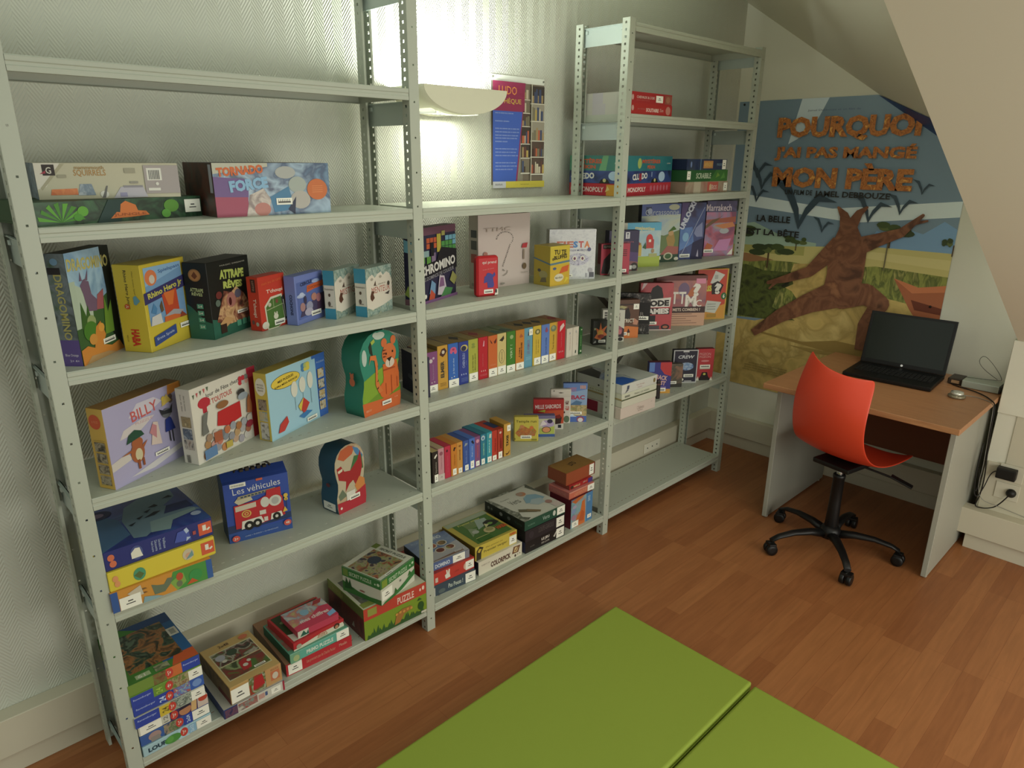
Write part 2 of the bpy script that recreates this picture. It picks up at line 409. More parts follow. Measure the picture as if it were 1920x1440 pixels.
o = lpart(mesh_obj('curved_shade', V, F, PLW, smooth=True)); md = o.modifiers.new('thickness', 'SOLIDIFY'); md.thickness = .0016; md.offset = 0
bm = bmesh.new()
for i in range(11): bbox(bm, 1.28+i*.019, .206, 1.838, 1.282+i*.019, .299, 1.846)
lpart(bm_obj('louvre', bm, mat('d8d8d0', .4, 1.4)))
em = bpy.data.materials.new('lit_tube'); em.use_nodes = True; nt = em.node_tree; bs = nt.nodes['Principled BSDF']
bs.inputs['Emission Color'].default_value = (.93, 1, .9, 1); bs.inputs['Emission Strength'].default_value = 6
bm = bmesh.new(); lathe(bm, [(.008, -.12), (.0085, -.119), (.0085, .119), (.008, .12)], n=12)
bmesh.ops.rotate(bm, verts=bm.verts, matrix=Matrix.Rotation(PI/2, 3, 'Y')); bmesh.ops.translate(bm, verts=bm.verts, vec=(1.374, .25, 1.87))
lpart(bm_obj('tube', bm, em))
lpart(boxo('back_plate', (1.25, YB-.012, 1.845), (1.50, YB-.002, 1.90), PLW))

# ---------------------------------------------------------------- posters
bm = bmesh.new(); bbox(bm, 1.655, YB-.0035, 1.579, 1.950, YB-.002, 2.0)
pos = bm_obj('notice_poster', bm, mat('b9bdb4', .5, 1.6)); pos.location = (0, 0, 0)
tag(pos, 'small magenta and blue notice with photos of game shelves pinned right of the wall lamp', 'poster')
_bk = lambda *c: (list(c), 60, .4)
items = [r(.0, .03, 1, .945, '7f7a6c'), r(.60, .0, 1, .945, '6d6355')]
rnd = random.Random(3)
cols = ['8f7a55', 'a08a4a', '5a3a33', 'a9a08a', '3a4460', 'a5553a', '6a6450', '3c2c26']
for (u0, u1, rows) in ((.56, .72, [.945, .80, .68, .56, .40, .27, .13]), (.735, .99, [.93, .77, .61, .43, .28, .12])):
    for v1, v0 in zip(rows, rows[1:]):
        items.append(r(u0, v0, u1, v1, rnd.choice(['4a3c34', '6b6152', '857f70', '3b3430'])))
        u = u0+.01
        while u < u1-.03:
            w_ = rnd.uniform(.018, .045); items.append(r(u, v0+.012, min(u+w_, u1), v0+(v1-v0)*rnd.uniform(.45, .85), rnd.choice(cols))); u += w_+.004
        items.append(r(u0-.02, v0-.004, u1+.01, v0+.008, 'b9b5a6'))
items += [r(.72, .04, .735, .945, 'aaa694'), p('7c2a4c', (0, .06), (.46, .06), (.60, .945), (0, .945)), r(0, .70, .585, .945, '7e2746'), p('3450a0', (0, .06), (.43, .06), (.545, .69), (0, .69)),
          t('LUDO', .27, .87, .33, .07, 'c7803c', b=0), t('THÈQUE', .33, .78, .38, .06, 'b8a23c', b=0),
          r(0, .0, 1, .06, 'b5a83c'), r(0, 0, .24, .06, 'a9aab0'), t('AAAA', .11, .033, .14, .02, '55565c'), t('...  www ......', .62, .03, .4, .008, '6f6a35', b=0)]
for v_, w_ in ((.67, .33), (.60, .25), (.535, .44), (.505, .44), (.475, .42), (.45, .40), (.42, .22), (.355, .40), (.325, .38), (.295, .42), (.23, .38), (.20, .40), (.17, .32)):
    items.append(t('mmm mm mmmm mm m mmm mm' if w_ > .3 else 'mmmm mmm', .04+w_/2, v_, w_, .010, '9aa9c9', b=0))
apply_prints(pos, [((1.655, YB-.0036, 1.579), (.295, 0, 0), (0, 0, .421), (0, -1, 0), items)])

# big cinema poster on the right wall; its top corner is folded onto the sloping ceiling
YL, YR_, Z0, Z1 = .33, -.85, .40, 2.0
PXX = XR-.003
def UV(u, v): return (PXX, YL-(YL-YR_)*u, Z0+(Z1-Z0)*v)
def vfold(u): # line where wall meets slope, in v
    y = YL-(YL-YR_)*u; return (zr(y)-.004-Z0)/(Z1-Z0)
uf = next(i/1000 for i in range(1000) if vfold(i/1000) < 1)
V = [UV(0, 0), UV(1, 0), UV(1, vfold(1)), UV(uf, 1), UV(0, 1)]
V = V+[(x-.0008, y, z) for x, y, z in V]
_G0 = GAIN; GAIN = 2.6
SKY = nz(['5f7796', '7d95a6', '6a86b0', '3f63a5', '90a2a4'], 2.2, .35, 4, stretch=(1, 1, 1.6))
post_ = mesh_obj('film_poster', V, [(5, 6, 7, 8, 9), (4, 3, 2, 1, 0), (0, 1, 6, 5), (1, 2, 7, 6), (2, 3, 8, 7), (3, 4, 9, 8), (4, 0, 5, 9)], mat('6e8494', .35, 1.4))
tag(post_, 'huge film poster of blue sky and savanna with furry orange title behind the desk', 'poster')
# folded corner lies on the slope; its shade is painted in as darker blue
def onslope(u, v):
    y = YL-(YL-YR_)*u; d = (Z1-Z0)*(v-vfold(u)); k = d*math.cos(math.atan(.66)); yb = y+0*d
    return (PXX-k*.86, yb, zc(PXX-k*.86, yb)-.004)
q = [UV(uf, 1), UV(1, vfold(1)), onslope(1, 1)]
fold = mesh_obj('folded_corner', q+[(a, b, c-.001) for a, b, c in q], [(0, 1, 2), (5, 4, 3), (0, 3, 4, 1), (1, 4, 5, 2), (2, 5, 3, 0)], mat('26407a', .4, 1.3), parent=post_)
FUR = nz(['5e3316', '8a5526', '6f3c1a', 'a87434'], 34, .7, 5)
SAND = nz(['84713c', '8f7a44', '7a6636', '94824e'], 7, .5, 5)
GRASS = nz(['4f5626', '66692f', '3a421c', '75713c'], 9, .6, 5, stretch=(1, 3, 1))
DKG = nz(['20240f', '3b4219', '14160b'], 14, .6, 5)
BARK = nz(['3a2216', '5c3a26', '4b2c1c', '6a452c'], 9, .6, 5)
BLK = '1c1c1a'
def blade(pts, wd, c): # tapering limb from a polyline
    out = []; n_ = len(pts)
    for i in range(n_-1):
        (x0, y0), (x1, y1) = pts[i], pts[i+1]; dx, dy = (x1-x0)*.7375, y1-y0; L = math.hypot(dx, dy)
        w0, w1 = wd[i], wd[i+1]; ax, ay = -dy/L/.7375, dx/L
        out.append(p(c, (x0-ax*w0, y0-ay*w0), (x1-ax*w1, y1-ay*w1), (x1+ax*w1, y1+ay*w1), (x0+ax*w0, y0+ay*w0)))
        out.append(e(x1, y1, w1/.7375, w1, c, 12))
    return out
vf1 = vfold(1)
sky = [p(SKY, (0, .42), (1, .42), (1, vf1), (uf, 1), (0, 1)),
       p(nz(['35589c', '466ba8', '2d4c8c'], 3, .35), (.50, 1), (uf, 1), (1, vf1), (1, .62), (.93, .70), (.80, .80)),
       p('7d929c', (0, .60), (.3, .64), (.62, .60), (1, .66), (1, .56), (0, .52)), p('93a0a0', (0, .70), (.5, .66), (1, .70), (1, .655), (.6, .62), (0, .66)),
       p('8c98a8', (.30, 1), (.42, 1), (.36, .90), (.26, .86)),
       p('54708a', (.66, .55), (.70, .60), (.76, .585), (.82, .61), (.88, .60), (.95, .64), (1, .62), (1, .55)),
       p('6d8070', (0, .58), (.14, .60), (.30, .555), (.45, .545), (.45, .50), (0, .50))]
land = [p('8b8350', (0, .50), (.3, .525), (.7, .55), (1, .55), (1, .40), (0, .40)), p('77743e', (.0, .515), (.4, .53), (.4, .50), (0, .49)),
        p('928a5a', (.6, .535), (1, .53), (1, .50), (.6, .515)), p(GRASS, (0, .485), (.15, .47), (.35, .475), (.5, .465), (.72, .49), (1, .48), (1, .30), (0, .25)),
        p(SAND, (0, 0), (1, 0), (1, .37), (.88, .385), (.72, .40), (.62, .385), (.53, .44), (.46, .475), (.40, .445), (.36, .38), (.42, .33), (.34, .29), (.2, .25), (0, .245)),
        p(SAND, (.36, .47), (.50, .48), (.56, .42), (.42, .36), (.33, .385)),
        p(DKG, (0, .43), (.12, .45), (.22, .435), (.35, .44), (.37, .40), (.30, .37), (.28, .31), (.40, .275), (.25, .262), (0, .258)),
        p(DKG, (.70, .32), (.78, .345), (.86, .345), (.95, .36), (1, .35), (1, .265), (.88, .28), (.78, .30)),
        p('77432a', (.80, .46), (.90, .44), (1, .455), (1, .30), (.93, .325), (.88, .37)), p('8d5334', (.80, .46), (.9, .44), (1, .455), (1, .435), (.88, .42)), p('4c2417', (.88, .40), (1, .385), (1, .365), (.90, .37)),
        p('6d4c30', (0, .49), (.12, .49), (.26, .475), (.14, .46), (0, .465)),
        p('6a562a', (.24, .215), (.45, .205), (.60, .23), (.75, .225), (.78, .20), (.6, .185), (.45, .195), (.24, .208)), p('6f5c2f', (.38, .185), (.7, .19), (.75, .182), (.5, .172))]
trees = []
for (u, v, s) in ((.23, .50, 1.0), (.06, .56, .9), (.36, .545, .55), (.76, .60, .9), (1.0, .575, .6)):
    trees += [r(u-.004*s, v-.055*s, u+.004*s, v, '3a2c1c')]
    for k in range(7): trees.append(e(min(.985, u+rnd.uniform(-.075, .06)*s) if u > .9 else u+rnd.uniform(-.085, .085)*s, v+rnd.uniform(-.004, .022)*s, rnd.uniform(.02, .045)*s*(.4 if u > .9 else 1), .009*s+.002, rnd.choice(['2f3a1c', '414a26', '27301a']), 10))
trees.append(r(.752, .48, .757, .58, '4a4430'))
# plain stand-in for the pictured figure: a bent old tree trunk of about the same size and colours
trunk = blade([(.20, .205), (.33, .285), (.46, .345), (.57, .385)], [.013, .024, .034, .045], BARK)+blade([(.715, .215), (.715, .30), (.765, .375), (.70, .40), (.60, .385)], [.018, .020, .028, .034, .045], BARK) \
    + blade([(.585, .37), (.60, .45), (.595, .53), (.585, .60)], [.055, .058, .060, .030], BARK)+blade([(.56, .55), (.44, .45), (.33, .415), (.25, .395)], [.032, .018, .013, .006], BARK) \
    + blade([(.63, .545), (.72, .575), (.80, .60), (.87, .655)], [.030, .020, .014, .005], BARK)+blade([(.585, .59), (.56, .64), (.53, .665)], [.026, .014, .004], BARK)+blade([(.59, .60), (.62, .65), (.65, .67)], [.022, .012, .004], BARK) \
    + blade([(.84, .63), (.89, .64)], [.006, .003], BARK)+blade([(.30, .41), (.26, .375)], [.007, .003], BARK)
birds = []
def bird(u, v, s, tilt=0):
    birds.append(p('26323a', (u-.15*s, v+.10*s), (u-.06*s, v+.085*s), (u-.01*s, v+.01*s), (u, v-.03*s), (u+.02*s, v+.012*s), (u+.07*s, v+.06*s+tilt*s), (u+.16*s, v+.035*s+tilt*s), (u+.08*s, v+.035*s+tilt*s), (u+.03*s, v-.012*s), (u, v-.06*s), (u-.03*s, v-.005*s), (u-.08*s, v+.06*s)))
for b_ in ((.36, .645, 1.0), (.66, .655, .55), (.13, .775, .45), (.16, .74, .5), (.14, .69, .38), (.47, .60, .32), (.78, .675, .4), (.85, .73, .28)): bird(*b_)
txt = [t('POURQUOI', .508, .907, .60, .075, FUR, b=.055), t("J'AI PAS MANGÉ", .507, .833, .60, .052, FUR, b=.05), t('MON PÈRE', .510, .762, .60, .080, FUR, b=.055),
       t('UN FILM DE', .342, .707, .128, .016, BLK, b=.02), t('JAMEL DEBBOUZE', .575, .703, .318, .024, BLK, b=.03), t('LA BELLE', .238, .615, .165, .022, BLK, b=.03), t('EST LA BÊTE', .240, .571, .262, .026, BLK, b=.03),
       t('Jamel Debbouze et un film de', .45, .962, .225, .007, '39445a', b=0)]+[t('MMMM MMM MMMMM MMM MMM MMMM MM', .30, v_, w_, .007, '5a4c26', b=0) for v_, w_ in ((.092, .20), (.083, .24), (.074, .24), (.065, .26))]
apply_prints(post_, [(UV(0, 0), (0, YR_-YL, 0), (0, 0, Z1-Z0), (-1, 0, 0), sky+land+trees+birds+trunk+txt)])
for y_, z_ in ((.30, 1.985), (-.80, 1.02), (1.0, 0)):
    if z_:
        bm = bmesh.new(); bmesh.ops.create_uvsphere(bm, u_segments=8, v_segments=6, radius=.006); o = bm_obj('drawing_pin', bm, mat('1a1a18', .3, 1), post_); o.location = (PXX-.004, y_, z_)
for x_, z_ in ((1.662, 1.99), (1.944, 1.99)):
    bm = bmesh.new(); bmesh.ops.create_uvsphere(bm, u_segments=8, v_segments=6, radius=.004); o = bm_obj('drawing_pin', bm, mat('6a6a60', .3, 1), pos); o.location = (x_, YB-.005, z_)

GAIN = _G0
# ---------------------------------------------------------------- green floor mats
GREEN = fabricky('7a8c2d', .62, 900, .12)
def gym_mat(x0, y0, x1, y1, h, label):
    bm = bmesh.new(); bbox(bm, 0, 0, 0, x1-x0, y1-y0, h, bev=.010, seg=3)
    bm.normal_update()
    o = bm_obj('floor_mat', bm, GREEN, smooth=False); o.location = (x0, y0, .0008); tag(o, label, 'floor mat')
    for f in o.data.polygons: f.use_smooth = f.area < .02
    tube('seam', [(.012, -.0006, h*.5), ((x1-x0)/2, -.0006, h*.5), (x1-x0-.012, -.0006, h*.5)], .0018, GREEN, o)
    tube('seam', [(x1-x0+.0006, .012, h*.5), (x1-x0+.0006, (y1-y0)/2, h*.5), (x1-x0+.0006, y1-y0-.012, h*.5)], .0018, GREEN, o)
    return o
gym_mat(.20, -.992, 1.614, -.420, .043, 'larger lime green foam floor mat nearest the shelves')
gym_mat(.20, -1.60, 1.612, -1.003, .038, 'lime green foam floor mat at the bottom right, farther from the shelves')

# ---------------------------------------------------------------- desk
DT = .72; DX0, DX1, DY0, DY1 = 2.668, 3.468, -1.205, -.405
desk = empty('desk', (3.07, -.8, 0)); tag(desk, 'beech-topped desk with grey panel legs standing against the wall under the poster', 'desk')
DO = Vector(desk.location)
def dp(o): o.parent = desk; o.location = -DO; return o
def beech():
    m = nz(['8d5f3c', '9a6b45', '946541'], 3, .42, 4, stretch=(30, 1.4, 10)); return m
dp(boxo('desk_top', (DX0, DY0, DT-.025), (DX1, DY1, DT), beech(), bev=.002))
GREYP = mat('86867a', .5, 1.5)
dp(boxo('side_panel', (2.775, -.452, .006), (3.44, -.430, DT-.026), GREYP)); dp(boxo('side_panel', (2.775, -1.176, .006), (3.44, -1.154, DT-.026), GREYP))
dp(boxo('modesty_panel', (3.36, -1.153, .30), (3.378, -.453, DT-.027), mat('6b3a22', .5, 1.3)))
for yy in (-.441, -1.165):
    for xx in (2.80, 3.40):
        bm = bmesh.new(); lathe(bm, [(.010, 0), (.010, .006)], xx, yy, 12); dp(bm_obj('foot', bm, mat('b0b0a4', .4, 1.5)))

# ---------------------------------------------------------------- chair
chair = empty('swivel_chair', (2.712, -.785, 0), math.radians(-12)); tag(chair, 'bright red plastic shell swivel chair on a black five-star base, pushed up to the desk', 'chair')
RED = mat('a8301a', .38, 1.9); RED.name = 'red_plastic'
prof = [(-.165, .882, .150), (-.185, .82, .160), (-.198, .75, .167), (-.195, .68, .168), (-.18, .61, .168), (-.15, .55, .172), (-.105, .50, .18), (-.04, .468, .19), (.04, .455, .197), (.12, .455, .20), (.19, .458, .195), (.235, .452, .18)]
V, F = [], []; NT = 16
for i, (fx, fz, hw) in enumerate(prof):
    s_ = i/(len(prof)-1)
    for k in range(NT+1):
        u_ = -1+2*k/NT
        cx_ = .062*abs(u_)**2.2*max(0, 1-s_*1.55); cz_ = .030*abs(u_)**2.5*min(1, max(0, s_*1.6-.3))
        top = .018*(u_*u_) if i == 0 else 0
        V.append((fx+cx_, hw*u_, fz+cz_+top+( .030*u_*max(0, 1-s_*3))))
for i in range(len(prof)-1):
    for k in range(NT):
        a = i*(NT+1)+k; F.append([a, a+NT+1, a+NT+2, a+1])
o = mesh_obj('seat_shell', V, F, RED, parent=chair, smooth=True)
md = o.modifiers.new('thickness', 'SOLIDIFY'); md.thickness = .006; md.offset = 0
md = o.modifiers.new('soft', 'SUBSURF'); md.levels = 1; md.render_levels = 2
CBK = mat('121212', .42, 1.0)
bm = bmesh.new(); bbox(bm, -.085, -.085, .425, .10, .085, .447, bev=.008, seg=2); bm_obj('seat_plate', bm, CBK, chair)
bm = bmesh.new(); lathe(bm, [(.014, .33), (.014, .43)], n=16); bm_obj('gas_piston', bm, mat('9a9a98', .2, 1.4, .9), chair)
bm = bmesh.new(); lathe(bm, [(.026, .10), (.029, .11), (.025, .24), (.024, .36), (.026, .362), (.026, .375), (.020, .378)], n=20); bm_obj('column_cover', bm, CBK, chair)
tube('lever', [(.04, -.06, .432), (.06, -.13, .425), (.08, -.19, .415)], .005, CBK, chair)
bm = bmesh.new(); bbox(bm, -.017, -.045, -.004, .017, .045, .004, bev=.004, seg=2); o = bm_obj('lever_paddle', bm, CBK, chair); o.location = (.09, -.222, .409); o.rotation_euler = (math.radians(18), 0, math.radians(20))
bm = bmesh.new(); lathe(bm, [(.030, .065), (.045, .07), (.045, .105), (.030, .125)], n=20); bm_obj('hub', bm, CBK, chair)
for k in range(5):
    a = math.radians(73+12+72*k); c_, s_ = math.cos(a), math.sin(a)
    bm = bmesh.new()
    secs = [(.03, .085, .024, .034), (.10, .098, .021, .026), (.18, .098, .018, .020), (.25, .085, .016, .017), (.285, .068, .015, .014)]
    rings = []
    for (rr_, zz_, hw, hh) in secs:
        ring = []
        for j in range(10):
            q_ = 2*PI*j/10; ring.append(bm.verts.new((rr_*c_-hw*math.cos(q_)*s_, rr_*s_+hw*math.cos(q_)*c_, zz_+hh*.6*math.sin(q_))))
        rings.append(ring)
    for A_, B_ in zip(rings, rings[1:]):
        for j in range(10): bm.faces.new([A_[j], A_[(j+1) % 10], B_[(j+1) % 10], B_[j]]).smooth = True
    bm.faces.new(rings[0][::-1]); bm.faces.new(rings[-1])
    leg = bm_obj('base_arm', bm, CBK, chair)
    ca = a+rnd.uniform(-1.2, 1.2)
    bm = bmesh.new()
    for sgn in (-1, 1):
        b2 = bmesh.new(); lathe(b2, [(.010, -.009), (.024, -.009), (.0255, -.004), (.0255, .004), (.024, .009), (.010, .009)], n=20)
        bmesh.ops.rotate(b2, verts=b2.verts, matrix=Matrix.Rotation(PI/2, 3, 'X')); bmesh.ops.translate(b2, verts=b2.verts, vec=(0, sgn*.014, .026))
        tmp = bpy.data.meshes.new('x'); b2.to_mesh(tmp); b2.free(); bm.from_mesh(tmp); bpy.data.meshes.remove(tmp)
    bbox(bm, -.010, -.004, .02, .014, .004, .058, bev=.002); bbox(bm, -.018, -.023, .040, .016, .023, .056, bev=.006, seg=2)
    w_ = bm_obj('caster', bm, CBK, leg); w_.location = (.283*c_, .283*s_, .001); w_.rotation_euler = (0, 0, ca)

# ---------------------------------------------------------------- laptop on the desk
lap = empty('laptop', (3.20, -.783, DT+.0006), 0); tag(lap, 'open black laptop with a dark screen on the beech desk', 'laptop')
LB = mat('0b0b0b', .45, 1.0); SCR = mat('1c201c', .12, 1.2); SCR.name = 'dark_glossy_screen'
lap.rotation_euler = (0, 0, math.radians(3.5))
bm = bmesh.new(); bbox(bm, -.130, -.188, 0.003, .130, .188, .020, bev=.004, seg=2); bm_obj('base', bm, LB, lap)
bm = bmesh.new()
for i in range(6):
    for j in range(17): bbox(bm, -.045+i*.0195, -.166+j*.0196, .0202, -.029+i*.0195, -.150+j*.0196, .0222, bev=.001)
k_ = bm_obj('keyboard', bm, mat('141414', .6, 1.0), lap)
boxo('touchpad', (-.115, -.045, .0203), (-.062, .045, .0206), mat('101010', .3, 1.0), lap, bev=0)
scr = empty('screen_hinge'); scr.parent = lap; scr.location = (.128, 0, .020); scr.rotation_euler = (0, math.radians(14), 0); scr.name = 'screen'
bm = bmesh.new(); bbox(bm, 0, -.188, 0, .009, .188, .255, bev=.003, seg=2); bm_obj('screen_frame', bm, LB, scr)
boxo('display', (-.0012, -.174, .020), (.0, .174, .243), SCR, scr, bev=0)
bm = bmesh.new(); lathe(bm, [(.0055, 0), (.0055, .0006)], n=16); bmesh.ops.rotate(bm, verts=bm.verts, matrix=Matrix.Rotation(-PI/2, 3, 'Y')); lg = bm_obj('round_logo', bm, mat('d0d4d0', .3, 1.4), scr); lg.location = (-.0012, 0, .0105)

# silver drive, its dark plug, round puck, cables
dr = empty('external_drive', (3.325, -1.12, DT+.0006), math.radians(0)); tag(dr, 'flat silver external drive at the right rear edge of the desk', 'external drive')
bm = bmesh.new(); bbox(bm, -.050, -.072, 0.002, .050, .072, .034, bev=.004, seg=2); bm_obj('case', bm, mat('8d9488', .3, 1.5, .4), dr)
boxo('end_cap', (-.047, -.079, .004), (.047, -.072, .032), mat('2a2a26', .5, 1.0), dr)
ad = empty('docking_adapter', (3.335, -1.015, DT+.0006)); tag(ad, 'small dark brown adapter box between the laptop and the silver drive', 'adapter')
boxo('case', (-.045, -.030, .001), (.045, .028, .030), mat('2e241a', .45, 1.1), ad, bev=.004); boxo('label', (-.047, -.020, .008), (-.045, .012, .022), mat('8a6a4a', .5, 1.2), ad, bev=0)
pk = empty('round_puck', (3.095, -1.078, DT+.0006)); tag(pk, 'round clear and silver puck on the desk in front of the cables', 'paperweight')
bm = bmesh.new(); lathe(bm, [(.030, 0), (.034, .003), (.034, .010), (.028, .014)], n=28); bm_obj('base', bm, mat('77705c', .15, 1.6, .5), pk)
bm = bmesh.new(); lathe(bm, [(.024, .0142), (.026, .018), (.024, .026), (.014, .028)], n=28); bm_obj('dome', bm, mat('a9aaa0', .15, 1.6, .6), pk)
CB = mat('141210', .5, 1.0); CG = mat('7d7d74', .5, 1.2)
zc_ = DT+.004
def cable(name, pts, rr_, m, label): o = tube(name, pts, rr_, m); tag(o, label, 'cable'); return o
cable('power_cable', [(3.318, -.985, zc_+.006), (3.29, -1.0, zc_), (3.258, -1.045, zc_), (3.243, -1.105, zc_), (3.197, -1.165, zc_), (3.135, -1.205, zc_), (3.112, -1.217, zc_-.002), (3.105, -1.222, .70), (3.11, -1.225, .60), (3.13, -1.228, .50), (3.18, -1.232, .36), (3.192, -1.228, .27), (3.20, -1.215, .215), (3.205, -1.225, .206), (3.21, -1.26, .21), (3.215, -1.30, .235), (3.214, -1.33, .305)], .0026, CB, 'black laptop power cable running over the desk edge down to the wall socket')
cable('data_cable', [(3.13, -1.095, zc_+.002), (3.16, -1.12, zc_-.002), (3.15, -1.16, zc_-.002), (3.12, -1.212, zc_-.002), (3.10, -1.219, .69), (3.12, -1.221, .55), (3.15, -1.222, .42), (3.17, -1.215, .33), (3.19, -1.23, .25), (3.215, -1.30, .235), (3.22, -1.42, .215)], .0014, CG, 'thin grey cable hanging beside the black one at the desk side')
cable('adapter_cable', [(3.222, -1.262, .392), (3.215, -1.245, .39), (3.205, -1.232, .30), (3.19, -1.215, .25), (3.18, -1.20, .30), (3.19, -1.192, .42), (3.20, -1.196, .52), (3.17, -1.20, .50), (3.16, -1.20, .36), (3.18, -1.21, .27), (3.19, -1.215, .34), (3.17, -1.205, .40)], .0022, mat('1e1d1b', .5, 1), 'black coiled adapter cable bundled between desk and socket box')
cable('thin_wire', [(3.34, -1.04, zc_+.030), (3.33, -1.10, zc_+.036), (3.36, -1.165, zc_+.036), (3.40, -1.18, zc_+.03), (3.44, -1.12, zc_+.09), (3.45, -1.07, zc_+.125), (3.43, -1.06, zc_+.07), (3.38, -1.16, zc_+.035)], .0012, mat('4a4a40', .5, 1.1), 'thin dark wire curling up behind the silver drive')
pa = empty('power_adapter', (3.236, -1.30, .395)); tag(pa, 'black boxy power adapter plugged into the upper wall socket', 'power adapter')
bm = bmesh.new(); bbox(bm, -.043, -.038, -.024, -.0045, .036, .026, bev=.007, seg=2); bm_obj('housing', bm, CB, pa)
pl = empty('round_plug', (3.231, -1.332, .308)); tag(pl, 'round black mains plug in the lower wall socket', 'plug')
bm = bmesh.new(); lathe(bm, [(.019, 0), (.019, .014), (.012, .022), (.005, .026)], n=20); bmesh.ops.rotate(bm, verts=bm.verts, matrix=Matrix.Rotation(-PI/2, 3, 'Y')); bm_obj('plug_body', bm, CB, pl)
for zz, nm_ in ((.395, 'upper'), (.308, 'lower')):
    s_ = empty('wall_socket', (3.2315, -1.315, zz)); tag(s_, f'{nm_} white socket plate on the knee-wall trunking at the right edge', 'wall socket')
    boxo('plate', (-.004, -.045, -.038), (0, .045, .038), mat('a8a492', .5, 1.6), s_, bev=.001)
# socket plate on the back wall under the empty bay
s_ = empty('wall_socket', (2.84, .2895, .14)); tag(s_, 'flat white socket strip on the back trunking seen through the lowest empty bay', 'wall socket')
boxo('plate', (-.075, -.006, -.028), (.075, 0, .028), mat('b0ac9c', .5, 1.7), s_, bev=.002)
for k in range(3):
    bm = bmesh.new(); lathe(bm, [(.004, 0), (.004, .001)], n=10); bmesh.ops.rotate(bm, verts=bm.verts, matrix=Matrix.Rotation(PI/2, 3, 'X')); h_ = bm_obj('socket_hole', bm, DARK, s_); h_.location = (-.045+.045*k, -.0061, 0)
